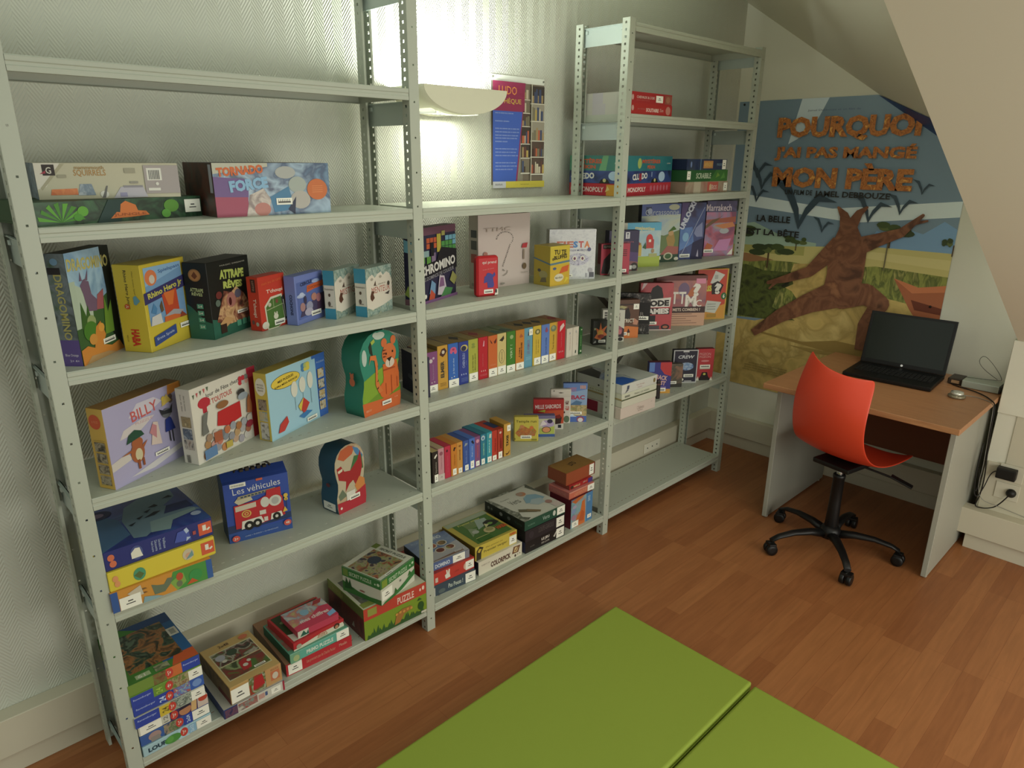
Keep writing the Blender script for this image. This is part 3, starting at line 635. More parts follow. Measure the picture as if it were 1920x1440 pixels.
# ---------------------------------------------------------------- the games on the shelves
# key: corner x, y, shelf z, turn (deg), width, depth, height
BOX = {
    'jungle': (0.040, 0.024, 1.5440, 13.1, 0.397, 0.200, 0.051),
    'squirrels': (0.072, 0.122, 1.5955, -5.7, 0.301, 0.200, 0.080),
    'tornado': (0.433, 0.032, 1.5440, -0.7, 0.322, 0.200, 0.133),
    'dragon': (0.078, 0.028, 1.2210, 45.3, 0.174, 0.044, 0.262),
    'rhino': (0.235, 0.045, 1.2210, 35.7, 0.172, 0.076, 0.219),
    'attrape': (0.402, 0.069, 1.2210, 32.0, 0.184, 0.073, 0.206),
    'tchoupi': (0.539, 0.074, 1.2210, 24.3, 0.110, 0.041, 0.153),
    'cochons': (0.647, 0.073, 1.2210, 27.7, 0.143, 0.037, 0.144),
    'mistigri': (0.774, 0.073, 1.2210, 29.2, 0.157, 0.037, 0.148),
    'menteur': (0.860, 0.035, 1.2210, 22.5, 0.141, 0.042, 0.149),
    'billy': (0.093, 0.011, 0.9000, 27.9, 0.252, 0.051, 0.212),
    'toutous': (0.300, 0.020, 0.9000, 25.9, 0.251, 0.048, 0.213),
    'lapins': (0.518, 0.040, 0.9000, 24.1, 0.269, 0.046, 0.207),
    'tigerbox': (0.818, 0.026, 0.9000, 12.4, 0.175, 0.081, 0.270),
    'farm': (0.033, -0.009, 0.5790, -1.5, 0.252, 0.200, 0.058),
    'yellowbig': (0.036, -0.006, 0.6370, 0.4, 0.268, 0.260, 0.056),
    'whale': (0.036, 0.001, 0.6929, 0.6, 0.271, 0.256, 0.055),
    'vehicules': (0.389, 0.121, 0.5790, -12.1, 0.188, 0.090, 0.208),
    'dinobox': (0.720, 0.056, 0.5790, 9.3, 0.121, 0.080, 0.230),
    'clowns': (0.256, -0.024, 0.1030, -0.7, 0.189, 0.240, 0.035),
    'spider': (0.283, -0.020, 0.1380, 1.0, 0.161, 0.222, 0.061),
    'chants': (0.475, 0.020, 0.1030, -2.9, 0.233, 0.289, 0.044),
    'primo': (0.489, 0.013, 0.1470, -0.9, 0.209, 0.197, 0.037),
    'minipuz': (0.507, 0.019, 0.1836, 1.7, 0.185, 0.175, 0.029),
    'chiffres': (0.531, 0.032, 0.2128, -0.4, 0.147, 0.120, 0.024),
    'bigpuz': (0.753, -0.003, 0.1030, -2.0, 0.258, 0.254, 0.125),
    'secret': (0.813, -0.026, 0.2279, 14.9, 0.179, 0.179, 0.097),
    'pouss': (1.080, 0.038, 0.1030, -6.2, 0.197, 0.200, 0.046),
    'redrabbit': (1.076, 0.039, 0.1492, -2.6, 0.203, 0.220, 0.050),
    'domino': (1.076, 0.059, 0.1996, -5.5, 0.189, 0.181, 0.034),
    'colorpick': (1.299, 0.026, 0.1030, -0.8, 0.239, 0.200, 0.060),
    'verger': (1.296, 0.042, 0.1630, -2.1, 0.222, 0.222, 0.062),
    'lejeu': (1.550, 0.014, 0.1030, -2.0, 0.237, 0.200, 0.053),
    'nuit': (1.549, 0.014, 0.1561, -1.6, 0.238, 0.200, 0.053),
    'verts': (1.548, 0.018, 0.2096, -1.4, 0.245, 0.255, 0.043),
    'dinotall': (1.843, 0.020, 0.1030, 0.6, 0.150, 0.128, 0.144),
    'pinkgame': (1.838, 0.029, 0.2467, -0.4, 0.171, 0.126, 0.036),
    'redgame': (1.857, 0.045, 0.2824, -1.4, 0.154, 0.090, 0.022),
    'loto': (1.845, 0.057, 0.3046, -0.4, 0.197, 0.113, 0.060),
    'navyfirst': (1.072, 0.052, 0.9000, -9.2, 0.030, 0.153, 0.145),
    'dkgreen': (1.908, 0.065, 0.9000, 1.6, 0.020, 0.120, 0.116),
    'orangetall': (1.436, 0.027, 0.5790, -4.1, 0.034, 0.093, 0.136),
    'yellowcards': (1.571, 0.112, 0.5790, -41.6, 0.102, 0.030, 0.108),
    'violetcards': (1.639, 0.120, 0.5790, -40.3, 0.130, 0.030, 0.094),
    'salboards': (1.734, 0.160, 0.5790, -43.6, 0.131, 0.025, 0.135),
    'whitehang': (1.831, 0.152, 0.5790, -42.6, 0.090, 0.020, 0.160),
    'bac': (1.891, 0.131, 0.5790, -43.1, 0.106, 0.020, 0.180),
    'chromino': (1.074, 0.068, 1.2210, 19.5, 0.252, 0.047, 0.252),
    'question': (1.428, 0.163, 1.2210, -3.0, 0.257, 0.056, 0.273),
    'quiprend': (1.326, 0.053, 1.2210, -13.6, 0.088, 0.029, 0.144),
    'bluffes': (1.680, 0.032, 1.2210, -0.7, 0.110, 0.089, 0.153),
    'fiesta': (1.794, 0.146, 1.2210, -32.5, 0.196, 0.050, 0.202),
    'spy': (2.049, 0.083, 1.2210, -26.4, 0.134, 0.032, 0.131),
    'navygame': (2.142, 0.117, 1.2210, -24.8, 0.146, 0.040, 0.177),
    'meadow': (2.285, 0.151, 1.2210, -23.7, 0.195, 0.040, 0.200),
    'carca': (2.459, 0.183, 1.2210, -19.8, 0.222, 0.028, 0.274),
    'unlock': (2.714, 0.134, 1.2210, -25.0, 0.137, 0.040, 0.274),
    'marra': (2.918, 0.118, 1.2210, -27.1, 0.172, 0.050, 0.276),
    'explos': (2.069, 0.125, 0.9000, -34.6, 0.069, 0.040, 0.112),
    'skull': (2.153, 0.140, 0.9000, -39.4, 0.101, 0.035, 0.146),
    'district': (2.241, 0.132, 0.9000, -30.6, 0.112, 0.035, 0.180),
    'noir': (2.330, 0.178, 0.9000, -45.9, 0.141, 0.030, 0.196),
    'codenames': (2.454, 0.158, 0.9000, -38.8, 0.162, 0.035, 0.231),
    'ttmc': (2.586, 0.161, 0.9000, -37.5, 0.259, 0.050, 0.252),
    'brise': (2.865, 0.103, 0.9000, -31.7, 0.171, 0.035, 0.263),
    'white4': (2.095, -0.034, 0.5790, -1.5, 0.255, 0.270, 0.056),
    'white3': (2.097, -0.034, 0.6353, -1.5, 0.255, 0.270, 0.032),
    'white2': (2.097, -0.034, 0.6672, -1.5, 0.255, 0.270, 0.031),
    'white1': (2.095, -0.034, 0.6980, -1.5, 0.255, 0.270, 0.045),
    'crack': (2.496, 0.105, 0.5790, -38.2, 0.113, 0.035, 0.161),
    'bronze': (2.630, 0.114, 0.5790, -37.6, 0.105, 0.030, 0.124),
    'crew': (2.732, 0.122, 0.5790, -38.3, 0.131, 0.030, 0.178),
    'pigeon': (2.862, 0.062, 0.5790, -36.9, 0.093, 0.035, 0.172),
    'monopoly': (2.125, 0.045, 1.5440, 7.0, 0.425, 0.270, 0.051),
    'cluedo': (2.125, 0.045, 1.5951, 7.0, 0.425, 0.270, 0.051),
    'pekin': (2.125, 0.045, 1.6460, 7.0, 0.425, 0.270, 0.061),
    'hero': (2.568, 0.030, 1.5440, 0.0, 0.370, 0.200, 0.052),
    'scrabble': (2.570, 0.030, 1.5960, 0.0, 0.357, 0.200, 0.052),
    'marvel': (2.566, 0.030, 1.6480, 0.0, 0.345, 0.200, 0.048),
    'solitaire': (2.095, 0.010, 1.8650, 0.0, 0.290, 0.275, 0.042),
    'dames': (2.095, 0.012, 1.9070, 0.0, 0.288, 0.272, 0.042),
}

W_ = 'b9b8aa'; K_ = '15140f'; GR = '7b7a6e'
LEAF = nz(['1f3a1c', '3e6a22', '16281a', '5a8a2c'], 40, .4)
# --- left bay, top shelf
game_box('jungle', 'long green jungle game box lying at the bottom left of the top left shelf', '1e3a1e', lid=.9, fc='24452a', front=[
    r(0, 0, 1, 1, nz(['1f3a24', '2a4c33', '16281c', '31593a'], 14, .35)),
    [p('4d8a2a' if k % 2 else '3c7424', (.13, .12), (.13+.13*math.cos(a), .12+.85*math.sin(a)), (.13+.12*math.cos(a+.22), .12+.8*math.sin(a+.22))) for k, a in enumerate([.1, .45, .8, 1.2, 1.6, 2.0, 2.4, 2.8])],
    e(.25, .55, .03, .22, '4f8a2a'), e(.22, .3, .025, .16, '3f7a26'), e(.79, .6, .05, .3, '4a7a2a'), e(.75, .25, .03, .2, '4f8a34'), p('1c3330', (.32, 0), (.40, 1), (.50, 1), (.46, 0)),
    p('b0602c', (.40, .16), (.44, .44), (.46, .42), (.47, .78), (.50, .92), (.56, .72), (.57, .46), (.62, .42), (.64, .24), (.52, .18)), t('JUNGLE', .52, .3, .2, .16, '8a4420', b=.03), st(.935, .55, .11, .62)])
game_box('squirrels', 'pale grey and beige game box with a barcode lying on the green jungle box', 'a5a392', lid=.92, sc='5e6c78', side=[r(0, 0, 1, 1, nz(['4a5a68', '7b8894', '5a5f66'], 30))], front=[
    r(0, 0, 1, 1, 'a09d86'), p('b4b1a4', (0, 0), (0, 1), (.17, 1), (.10, .6), (.06, .35), (.0, .28)), p('8f8a72', (.17, .98), (.20, .98), (.03, .25), (.02, .32)), r(.05, .66, .13, .96, '28201e'), t('G', .09, .8, .035, .18, 'b4b1a4'), p('8a2a3a', (.03, .7), (.07, .72), (.07, .8)),
    t('SQUIRRELS', .36, .72, .22, .2, '96703a', b=.01), t('mammmouth', .36, .88, .20, .1, '8a6c3a'), p(nz(['b05a30', 'c07840'], 60), (.08, .12), (.09, .28), (.26, .30), (.26, .12)), p(nz(['7d8b94', '5c6c7a', '9aa3a8'], 40), (.26, .1), (.28, .42), (.36, .42), (.38, .1)),
    e(.44, .12, .03, .1, 'b4b4aa'), p('5a5a58', (.42, .02), (.46, .36), (.47, .36), (.445, .02)), p('9a98a0', (.5, 0), (.56, .32), (.72, .36), (.75, .02)), r(.58, .3, .72, .36, '77757c'), r(.60, .72, .68, .86, '85826e'), r(.14, .60, .20, .68, '85826e'), r(.55, .04, .60, .16, '7c7a96'), r(.63, .42, .69, .48, '7c7a70'),
    r(.74, .12, 1, .94, '8b8482'), r(.76, .50, .87, .86, 'b9b9b0'), [r(.775+.012*k, .53, .781+.012*k, .80, '4a4a4a') for k in range(7)], r(.76, .2, .85, .28, 'b9b9b0'), e(.83, .4, .012, .05, 'b9b9b0')])
game_box('tornado', 'big glossy blue and pink game box with orange lettering on the top left shelf', '2c2a33', sc='3a2620', side=[r(0, 0, 1, 1, nz(['241c18', '4a241a', '33352e'], 18)), r(.88, .45, .97, .97, '8b909a')], front=[
    r(0, 0, 1, 1, nz(['5a7a94', '3a4c66', '7e95a6', '2c3a55'], 12, .25)), p('8a4054', (0, 0), (.26, 0), (.27, .62), (0, .66)), p('5f4a78', (0, .38), (.27, .36), (.28, .7), (0, .75)), p('9c9c8c', (0, 1), (0, .8), (.45, .93), (.45, 1)), p(nz(['8a8078', 'a39a90', '6a5c58'], 30, .3), (.24, 0), (.28, .40), (.40, .52), (.46, .3), (.42, .0)), e(.38, .12, .07, .13, 'a06a62'), p('3f6c8c', (.45, .35), (.62, .55), (.66, .1), (.48, .05)),
    e(.60, .82, .09, .12, '8f928e'), e(.70, .58, .08, .16, '8a938c'), e(.72, .28, .09, .18, '96938c'), p('2a3044', (.60, .1), (.68, .35), (.66, .0)), t('TORNADO', .22, .86, .38, .17, 'b0562a', rot=4, b=.05), t('FORCE', .28, .60, .32, .22, '6f97b4', rot=6, b=.06), e(.88, .48, .095, .21, 'ac5c30', 26), [r(.83, .42+.04*k, .93, .43+.04*k, 'c07a4a') for k in range(4)], lab(.57, .26, .14, .13)])
# --- left bay, second shelf
game_box('dragon', 'tall game box with a purple dragon and green plants standing first beside the left post', '23261e', sc='3a4248', tc='2a2824', side=[r(0, 0, 1, 1, nz(['3a5038', '59636a', '2a3530'], 22)), r(0, 0, 1, .24, '4a3c74'), t('DRAGOMINO', .5, .53, .42, .58, '8f8a50', rot=-90, b=.02), r(.05, .82, .7, .88, '201c20'), e(.45, .93, .2, .03, '5c7c98'), t('Blue Orange', .5, .10, .7, .03, 'a9a4b4'), t('2+ 4+', .6, .05, .5, .02, 'a9a4b4')], front=[
    r(0, 0, 1, 1, '30502a'), p(nz(['6d93b4', '86a4ba', '54789a'], 9), (0, 1), (1, 1), (1, .62), (.5, .5), (0, .6)), p('96a696', (0, .75), (.45, .62), (.4, .38), (0, .33)), p('161a14', (.78, 1), (1, 1), (1, 0), (.72, .25), (.80, .6)), r(0, .33, .12, .75, '93a392'), t('DRAGOMINO', .48, .88, .92, .11, 'a39c5a', rot=-3, b=.03),
    p('5e4a62', (.30, .46), (.26, .62), (.22, .70), (.30, .74), (.42, .72), (.44, .60), (.58, .52), (.5, .44)), p('5e4a62', (.22, .74), (.26, .82), (.28, .74), (.36, .75), (.44, .83), (.40, .73)), p('8a4a50', (.5, .45), (.56, .58), (.72, .62), (.66, .44)), p('2f5224', (.1, .32), (.16, .56), (.24, .42), (.3, .52), (.34, .38), (.4, .3)), e(.33, .36, .10, .06, '7a8a5a'), p('5a7c28', (.6, .2), (.7, .55), (.74, .4), (.85, .5), (.82, .2)), e(.28, .28, .16, .09, '3a6a24'),
    p('b0702c', (0, 0), (0, .14), (.15, .16), (.3, .12), (.40, .30), (.52, .34), (.6, .2), (.5, .12), (.7, .08), (.9, .1), (1, 0)), e(.30, .20, .09, .05, 'b07a34'), e(.52, .28, .07, .04, 'bb8434'), p('9a7a50', (.05, .0), (.2, .06), (.6, .04), (.8, 0)), lab(.66, .14, .3, .05)])
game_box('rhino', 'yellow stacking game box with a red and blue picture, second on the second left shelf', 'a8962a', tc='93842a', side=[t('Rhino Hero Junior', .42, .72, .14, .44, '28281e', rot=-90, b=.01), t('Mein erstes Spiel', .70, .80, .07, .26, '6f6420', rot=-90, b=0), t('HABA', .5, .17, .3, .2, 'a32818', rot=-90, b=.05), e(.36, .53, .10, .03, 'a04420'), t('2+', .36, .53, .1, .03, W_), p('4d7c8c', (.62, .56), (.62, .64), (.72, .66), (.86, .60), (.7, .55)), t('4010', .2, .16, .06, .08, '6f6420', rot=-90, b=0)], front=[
    r(.06, .30, .90, .96, '5b7fa4'), p('6f93b4', (.06, .75), (.9, .9), (.9, .96), (.06, .96)), e(.2, .84, .13, .09, 'b4643c'), e(.22, .82, .06, .05, 'aaa59a'), t('Spielspass', .62, .90, .5, .05, '2f4d80', rot=4, b=.01), p('2d2a56', (0, .68), (.98, .80), (.98, .66), (0, .55)), t('Rhino Hero Jr', .48, .67, .80, .085, 'aaa642', rot=8, b=.03),
    p('a03a20', (.38, .62), (.42, .36), (.52, .40), (.62, .38), (.74, .36), (.72, .66)), p('b45c28', (.42, .64), (.5, .48), (.6, .48), (.68, .64)), p('3c6a94', (.10, .45), (.18, .55), (.24, .48), (.2, .42)), p('50402e', (.3, .5), (.36, .56), (.38, .44), (.32, .42)), p('84848a', (.35, .36), (.6, .42), (.85, .38), (.6, .30)), p('a8a8a6', (.06, .3), (.1, .40), (.3, .42), (.32, .3)), p('ac5426', (.36, .30), (.38, .36), (.6, .36), (.84, .32), (.9, .30)), p('7a3420', (.72, .3), (.78, .37), (.9, .3)),
    p('293c74', (.08, .06), (.60, .13), (.60, .24), (.08, .17)), t('Erste Spiele', .34, .15, .4, .04, 'a0a8b8', rot=7, b=0), lab(.82, .2, .24, .06)])
game_box('attrape', 'black and dark green game box with yellow-green lettering, third on the second left shelf', '10120f', fc='10130f', sc='0f1412', tc='1c1c1a', side=[p('1e5040', (0, 0), (1, 0), (1, .22), (.75, .24), (.2, .42), (0, .46)), e(.48, .84, .26, .08, '7e5a34', 22), e(.48, .84, .21, .065, '94663a', 22), p('5a3018', (.35, .83), (.48, .89), (.6, .83), (.48, .79)), t('ATTRAPE', .5, .65, .55, .05, '93a070', rot=-3, b=.03), t('RÊVES', .5, .60, .45, .05, '93a070', rot=-3, b=.03), [r(.44, .14+.09*k, .70, .20+.09*k, '3f7c64') for k in range(4)], [t('2-4', .57, .17+.09*k, .16, .03, W_) for k in range(4)]], front=[
    p('1e5040', (0, 0), (1, 0), (1, .22), (.4, .18), (0, .27)), t('ATTRAPE', .56, .80, .58, .12, '93a04c', rot=-4, b=.06), t('RÊVES', .56, .67, .46, .12, '93a04c', rot=-4, b=.06), t('MAGIC DREAMS', .6, .93, .6, .018, '8c8c80', b=0),
    p(nz(['8a6a44', 'ab8a62', '6c3b2c', '2a1e18'], 26), (.10, .22), (.22, .42), (.32, .60), (.50, .56), (.62, .62), (.80, .50), (.95, .30), (1, .15), (.3, .14)), e(.48, .46, .11, .10, '8a5a52'), e(.45, .44, .035, .055, '3a0f10'), e(.65, .52, .08, .06, '4a4858'), e(.2, .56, .07, .05, '5a2420'), e(.16, .46, .055, .045, '4a5a50'), p('a07c50', (.15, .18), (.3, .26), (.5, .2), (.3, .12)), r(.16, .05, .30, .17, '2a1a12'), lab(.72, .27, .26, .045), [r(.55+.14*k, .08, .65+.14*k, .16, '3f7c64') for k in range(3)]])
game_box('tchoupi', 'small red card game box with a green card picture, fourth on the second left shelf', 'a32c1c', side=[r(.35, .72, .75, .96, '3a1c18'), t('LOTTO', .55, .84, .14, .18, '9a7a6c', rot=-90), t("T'choupi", .55, .43, .34, .34, 'c0aa9c', rot=-90, b=.02), e(.3, .16, .12, .04, '5a3a34'), e(.65, .13, .13, .04, '8a8a7c')], front=[
    t("T'choupi", .58, .70, .62, .09, 'c0ac9c', b=.02), t('mon jeu de cartes', .52, .88, .8, .07, 'b0582a', rot=5, b=0), p('a9a894', (.20, .0), (.15, .45), (.40, .60), (.84, .62), (.95, .1), (.6, .0)), p('3c5c24', (.24, .02), (.20, .42), (.42, .56), (.80, .58), (.88, .08), (.62, .02)), p('2c2c2a', (.80, .55), (.92, .60), (1, .15), (.9, .1)), p('8c8c84', (.86, .5), (.9, .5), (.95, .16), (.91, .16)),
    p('86906a', (.22, .36), (.86, .42), (.86, .43), (.22, .375)), r(.48, .38, .495, .57, '86906a'), e(.34, .46, .06, .04, '9a9482'), e(.62, .50, .05, .04, '6a3a2c'), e(.54, .22, .09, .055, 'a9a894'), e(.50, .28, .025, .03, 'a9a894'), e(.58, .28, .025, .03, 'a9a894'), e(.12, .1, .13, .07, 'aaa598'), lab(.66, .10, .4, .10)])
game_box('cochons', 'periwinkle blue small game box with piglets, fifth on the second left shelf', '5a68a0', side=[t('COCHONS', .55, .42, .26, .42, '20264a', rot=-90, b=.04)], front=[
    p('46568e', (.05, .1), (.95, .15), (1, .9), (.05, .86)), t('CERCLE', .38, .82, .42, .07, '1e2446', rot=4, b=.05), e(.18, .58, .15, .04, '8b98b4'), e(.2, .61, .08, .04, '9aa4bc'), e(.72, .82, .14, .04, '8090b4'), p('a84c26', (.38, .62), (.40, .76), (1, .80), (1, .68), (.62, .66)), t('COCHONS', .68, .71, .5, .05, '6a2a1a', b=.02),
    p('3a3450', (.10, .15), (.2, .34), (.5, .4), (.9, .55), (1, .2)), p('3a2840', (.7, .2), (.75, .5), (1, .55), (1, .15)), e(.2, .35, .09, .09, '8a6868'), e(.44, .33, .12, .10, '7a7c92'), e(.62, .50, .10, .08, '95685c'), e(.78, .46, .09, .09, '8a5a60'), e(.3, .48, .05, .09, '302c44'), e(.4, .22, .15, .08, '8e8a9c'), lab(.66, .16, .36, .10)])
def picnic(key, word, label):
    CHK = nz(['6a8078', '8c9a90', '55706c', '9a9d84'], 55)
    game_box(key, label, '7c8a80', sc='b0ada2', side=[r(0, 0, 1, .22, '2f7690'), r(0, .70, 1, 1, '2f7690'), t('Dictionnaire', .5, .62, .8, .04, '4a4440', b=0), e(.5, .50, .10, .035, '4a3c30'), e(.45, .32, .12, .05, '4a4038'), r(.35, .26, .75, .275, '6a5c50')], front=[
        r(0, 0, 1, 1, CHK), p('b3ada0', (0, .2), (0, .74), (.12, .82), (.24, .86), (.34, .78), (.46, .85), (.58, .88), (.66, .80), (.80, .86), (.92, .80), (1, .66), (1, .24), (.8, .2), (.6, .16), (.4, .14), (.2, .12)), t(word, .56, .52, .72, .13, '90443a', b=0), t('LE BALADE DU', .6, .63, .3, .03, '6a5a50', b=0),
        p('4a2c20', (.14, .42), (.2, .52), (.3, .5), (.26, .44), (.3, .36), (.2, .3), (.14, .36)), p('4a3a30', (.28, .62), (.36, .72), (.37, .62), (.44, .60)), e(.86, .60, .05, .05, '3a342c'), p('3a3430', (.7, .40), (.9, .44), (.84, .36)), e(.22, .76, .05, .03, '8a8478'), e(.55, .78, .05, .03, '8a8478')])
picnic('mistigri', 'MISTIGRI', 'small blue-chequered pastel card box half hidden behind its neighbour, sixth on the second left shelf')
picnic('menteur', 'MENTEUR', 'small blue-chequered pastel card box reading MENTEUR, last on the second left shelf')
# --- left bay, third shelf
PIC = nz(['3c342c', '8c8470', '5c5446', '23201c'], 60)
game_box('billy', 'mauve and orange puzzle box with a pink title, leftmost on the third shelf', 'b09040', tc='7e5c2a', name='puzzle_box', cat='puzzle', side=[e(.45, .84, .36, .09, 'b0482a', 22), [t('36 PIECES', .45, .84, .4, .03, 'c07850', b=0)], [r(.2, .05+.14*k, .85, .17+.14*k, PIC) for k in range(4)], [r(.2, .045+.14*k, .85, .055+.14*k, '9a8444') for k in range(5)]], front=[
    r(0, 0, 1, 1, '8c88a6'), p('b0702c', (.80, .86), (1, .92), (1, 1), (.82, 1)), p('8a6430', (.98, 0), (1, 0), (1, 1), (.98, 1)), p('a8a4b0', (.28, .78), (.40, .92), (.62, .92), (.72, .84), (.5, .74)), p('aaa4a4', (.14, .56), (.2, .66), (.45, .72), (.60, .70), (.4, .58)), p('a9a39e', (0, .32), (.2, .38), (.26, .28), (.0, .22)), p('a9a6a8', (.2, .06), (.5, .12), (.9, .20), (.95, .14), (.5, .04)), t('BILLY', .48, .80, .34, .13, 'a64a48', rot=6, b=.01), t('PUZZLE', .46, .68, .22, .03, 'b08a90', b=0), [e(.74+.045*(k % 3), .80+.05*(k//3), .03, .035, c_) for k, c_ in enumerate(['b09a3c', '9a97b4', '6a5a50', 'b09a3c', '8a86a6', '5a4a44'])], p('b09a48', (.70, .76), (.78, .90), (.84, .80)),
    p('b0a098', (.5, .34), (.56, .62), (.62, .60), (.64, .30)), p('a06a70', (.5, .50), (.55, .60), (.6, .56), (.58, .4)), e(.32, .33, .085, .13, '8a4c2c'), e(.33, .45, .07, .07, '8a4c2c'), e(.33, .30, .045, .08, 'a8a080'), p('1e4030', (.20, .48), (.24, .58), (.32, .62), (.40, .58), (.43, .52)), p('8a4c2c', (.12, .36), (.28, .40), (.28, .36)), p('8a4c2c', (.38, .40), (.46, .44), (.40, .36)), r(.30, .12, .33, .24, '7a4024'), r(.36, .14, .385, .24, '7a4024'),
    p('1c2a6c', (.70, .42), (.72, .58), (.78, .60), (.80, .58), (.84, .42)), e(.75, .66, .065, .06, '55585c'), p('26282c', (.68, .66), (.66, .74), (.72, .70), (.80, .70), (.84, .76), (.82, .64)), r(.745, .28, .76, .42, '26262a'), r(.785, .26, .80, .42, '26262a'), lab(.62, .20, .19, .05)])
game_box('toutous', 'white puzzle box of small dogs round a red table, second on the third shelf', 'adaaa0', tc='a09c8c', name='puzzle_box', cat='puzzle', side=[t('Jour de fête', .35, .82, .10, .22, '3a3a34', rot=-90, b=0), t('chez les toutous', .6, .82, .10, .2, '5a5a52', rot=-90, b=0), r(.2, .50, .85, .64, nz(['8a7a54', '6c6246', 'a09470'], 60)), r(.2, .34, .85, .48, nz(['5a6a7c', '3a4656', '8a929a'], 60)), r(.2, .2, .85, .33, nz(['6a5a50', '98928a', '4a4a4c'], 60)), [r(.25, .02+.012*k, .5, .027+.012*k, '4a4a46') for k in range(9)]], front=[
    r(.0, 0, 1, 1, 'b2afa4'), r(.88, 0, 1, 1, '8a1c22'), p('a5243a', (.86, .86), (1, .86), (1, 1), (.86, 1)), t('Jour de Fête chez', .46, .86, .50, .07, '28282a', rot=4, b=.005), t('les TOUTOUS', .40, .76, .40, .07, 'a04a44', rot=4, b=.02), e(.18, .77, .09, .07, '9c2430', 22), r(.15, .64, .21, .72, '9c2430'), [p('a0484c' if k % 2 else '4a5a44', (.03+.05*k, .92+.01*k), (.06+.05*k, .92+.01*k), (.045+.05*k, .86+.01*k)) for k in range(5)], [e(.74+.05*(k % 3), .84+.055*(k//3), .03, .035, c_) for k, c_ in enumerate(['a52a34', '9a9c98', 'b08078', 'a52a34', 'a52a34', '6a6a64'])],
    p('a01e20', (.32, .40), (.35, .58), (.70, .60), (.70, .38), (.5, .34)), [e(.12+.09*(k % 8)+.03*(k//8), .08+.10*(k//8)+.02*(k % 3), .045, .055, c_) for k, c_ in enumerate(['8a5a34', '9a948c', '7a7c84', 'a06a40', '6a6c72', '9c8068', '85828a', 'a3a09a', '8c6a44', 'a07a74', 'a06050', '6a7078', '74767c', '967a54', '8a8a8c', '8a5640', '7f6a58', 'a09890', '5e6166', '9c5a3a', '7a7e86', '8a5a34', '83868c', 'a09c94'])],
    e(.42, .66, .09, .05, '7a5230'), e(.72, .72, .06, .045, '2a2a2a'), e(.74, .66, .08, .05, '7c8690'), p('5a5c58', (.08, .36), (.12, .62), (.2, .66), (.16, .5), (.18, .38)), p('8a5230', (.78, .40), (.80, .58), (.84, .66), (.87, .5), (.86, .38)), p('4a6a90', (.08, .03), (.08, .16), (.26, .18), (.26, .04)), r(.40, .05, .50, .14, '9a8a3c'), r(.24, .2, .36, .34, '8a4a30'), e(.80, .24, .06, .05, '7a2430')])
game_box('lapins', 'light blue and yellow puzzle box with a speech bubble, third on the third shelf', 'a8963c', tc='93802c', name='puzzle_box', cat='puzzle', side=[e(.5, .80, .40, .13, W_, 14), [t('MES PUZZLES', .5, .83, .5, .025, '4a4030', b=0), t('SUPRA MEGA', .5, .79, .5, .025, '4a4030', b=0), t('RIGOLOS', .5, .75, .4, .025, '4a4030', b=0)], r(.22, .46, .85, .62, nz(['3c342c', '7c7464', '22201c'], 60)), r(.22, .30, .85, .44, nz(['4a7a94', '9a9068', '7d93a0'], 60)), r(.22, .02, .85, .28, nz(['3a3630', 'a0a098', '8a8a84'], 50))], front=[
    r(0, 0, 1, 1, '80a5b4'), p('2d559c', (.80, 0), (1, 0), (1, 1), (.76, 1)), p('80a5b4', (.70, .95), (.82, .95), (.84, .0), (.70, .0)), e(.30, .80, .24, .105, '1c1c1a', 26), e(.30, .80, .235, .098, 'bca438', 26), p('bca438', (.42, .74), (.46, .66), (.46, .74)), t('MES PUZZLES', .30, .83, .26, .035, K_, rot=5, b=.02), t('SUPRA MÉGA RIGOLOS', .30, .77, .38, .035, K_, rot=5, b=.02), [e(.60+.04*(k % 3), .86+.05*(k//3), .035, .04, c_) for k, c_ in enumerate(['3a6a94', 'b0a440', 'b0a440', '3a6a94', '8a9a60', 'b0a440'])],
    # plain stand-ins for the pictured characters: balloons and a kite
    e(.42, .62, .055, .12, 'b4b4a8'), e(.56, .64, .055, .12, 'b4b4a8'), e(.70, .66, .05, .13, 'b4b4a8'), r(.418, .30, .422, .50, K_), r(.558, .30, .562, .52, K_), r(.698, .3, .702, .53, K_), p('a2322a', (.46, .34), (.56, .44), (.66, .32), (.56, .18)), p('b0a03c', (.46, .34), (.56, .44), (.50, .24)), p('2f6498', (.46, .18), (.60, .22), (.70, .18), (.54, .12)), p('a23028', (.10, .08), (.14, .20), (.26, .28), (.28, .18), (.2, .08)),
    [r(.84, .12+.17*k, .95, .26+.17*k, nz(['23242a', 'a0a096', 'a08850', '4a5060'], 60)) for k in range(4)], t('PUZZLES', .9, .88, .14, .025, '8aa4c4', b=0), lab(.68, .07, .18, .06)])
def shaped_box(key, label, body, sidec, items, sitems, wide=1.0):
    x, y, z, yaw, w, d, h = BOX[key]
    half = [(.03, 0), (.0, .10), (.0, .24), (.055, .37), (.065, .46), (.015, .58), (-.01, .68), (.01, .80), (.10, .90), (.24, .97), (.40, 1.0)]
    pts = [(w*u, h*v) for u, v in half]+[(w*(1-u), h*v) for u, v in reversed(half)]
    bm = bmesh.new(); prism(bm, pts[::-1], 0, d); bm.normal_update()
    for f in bm.faces: f.material_index = 1 if abs(f.normal.y) > .9 else 0; f.smooth = abs(f.normal.y) < .9
    for e_ in bm.edges: e_.smooth = not any(abs(f.normal.y) > .9 for f in e_.link_faces)
    root = bm_obj('puzzle_box', bm, [M(sidec), M(body)]); root.location = (x, y, z+.0005); root.rotation_euler = (0, 0, math.radians(yaw)); tag(root, label, 'puzzle')
    apply_prints(root, [((0, 0, 0), (w, 0, 0), (0, 0, h), (0, -1, 0), items), ((.0, d, 0), (0, -d, 0), (0, 0, h), (-1, 0, 0), sitems)])
    return root
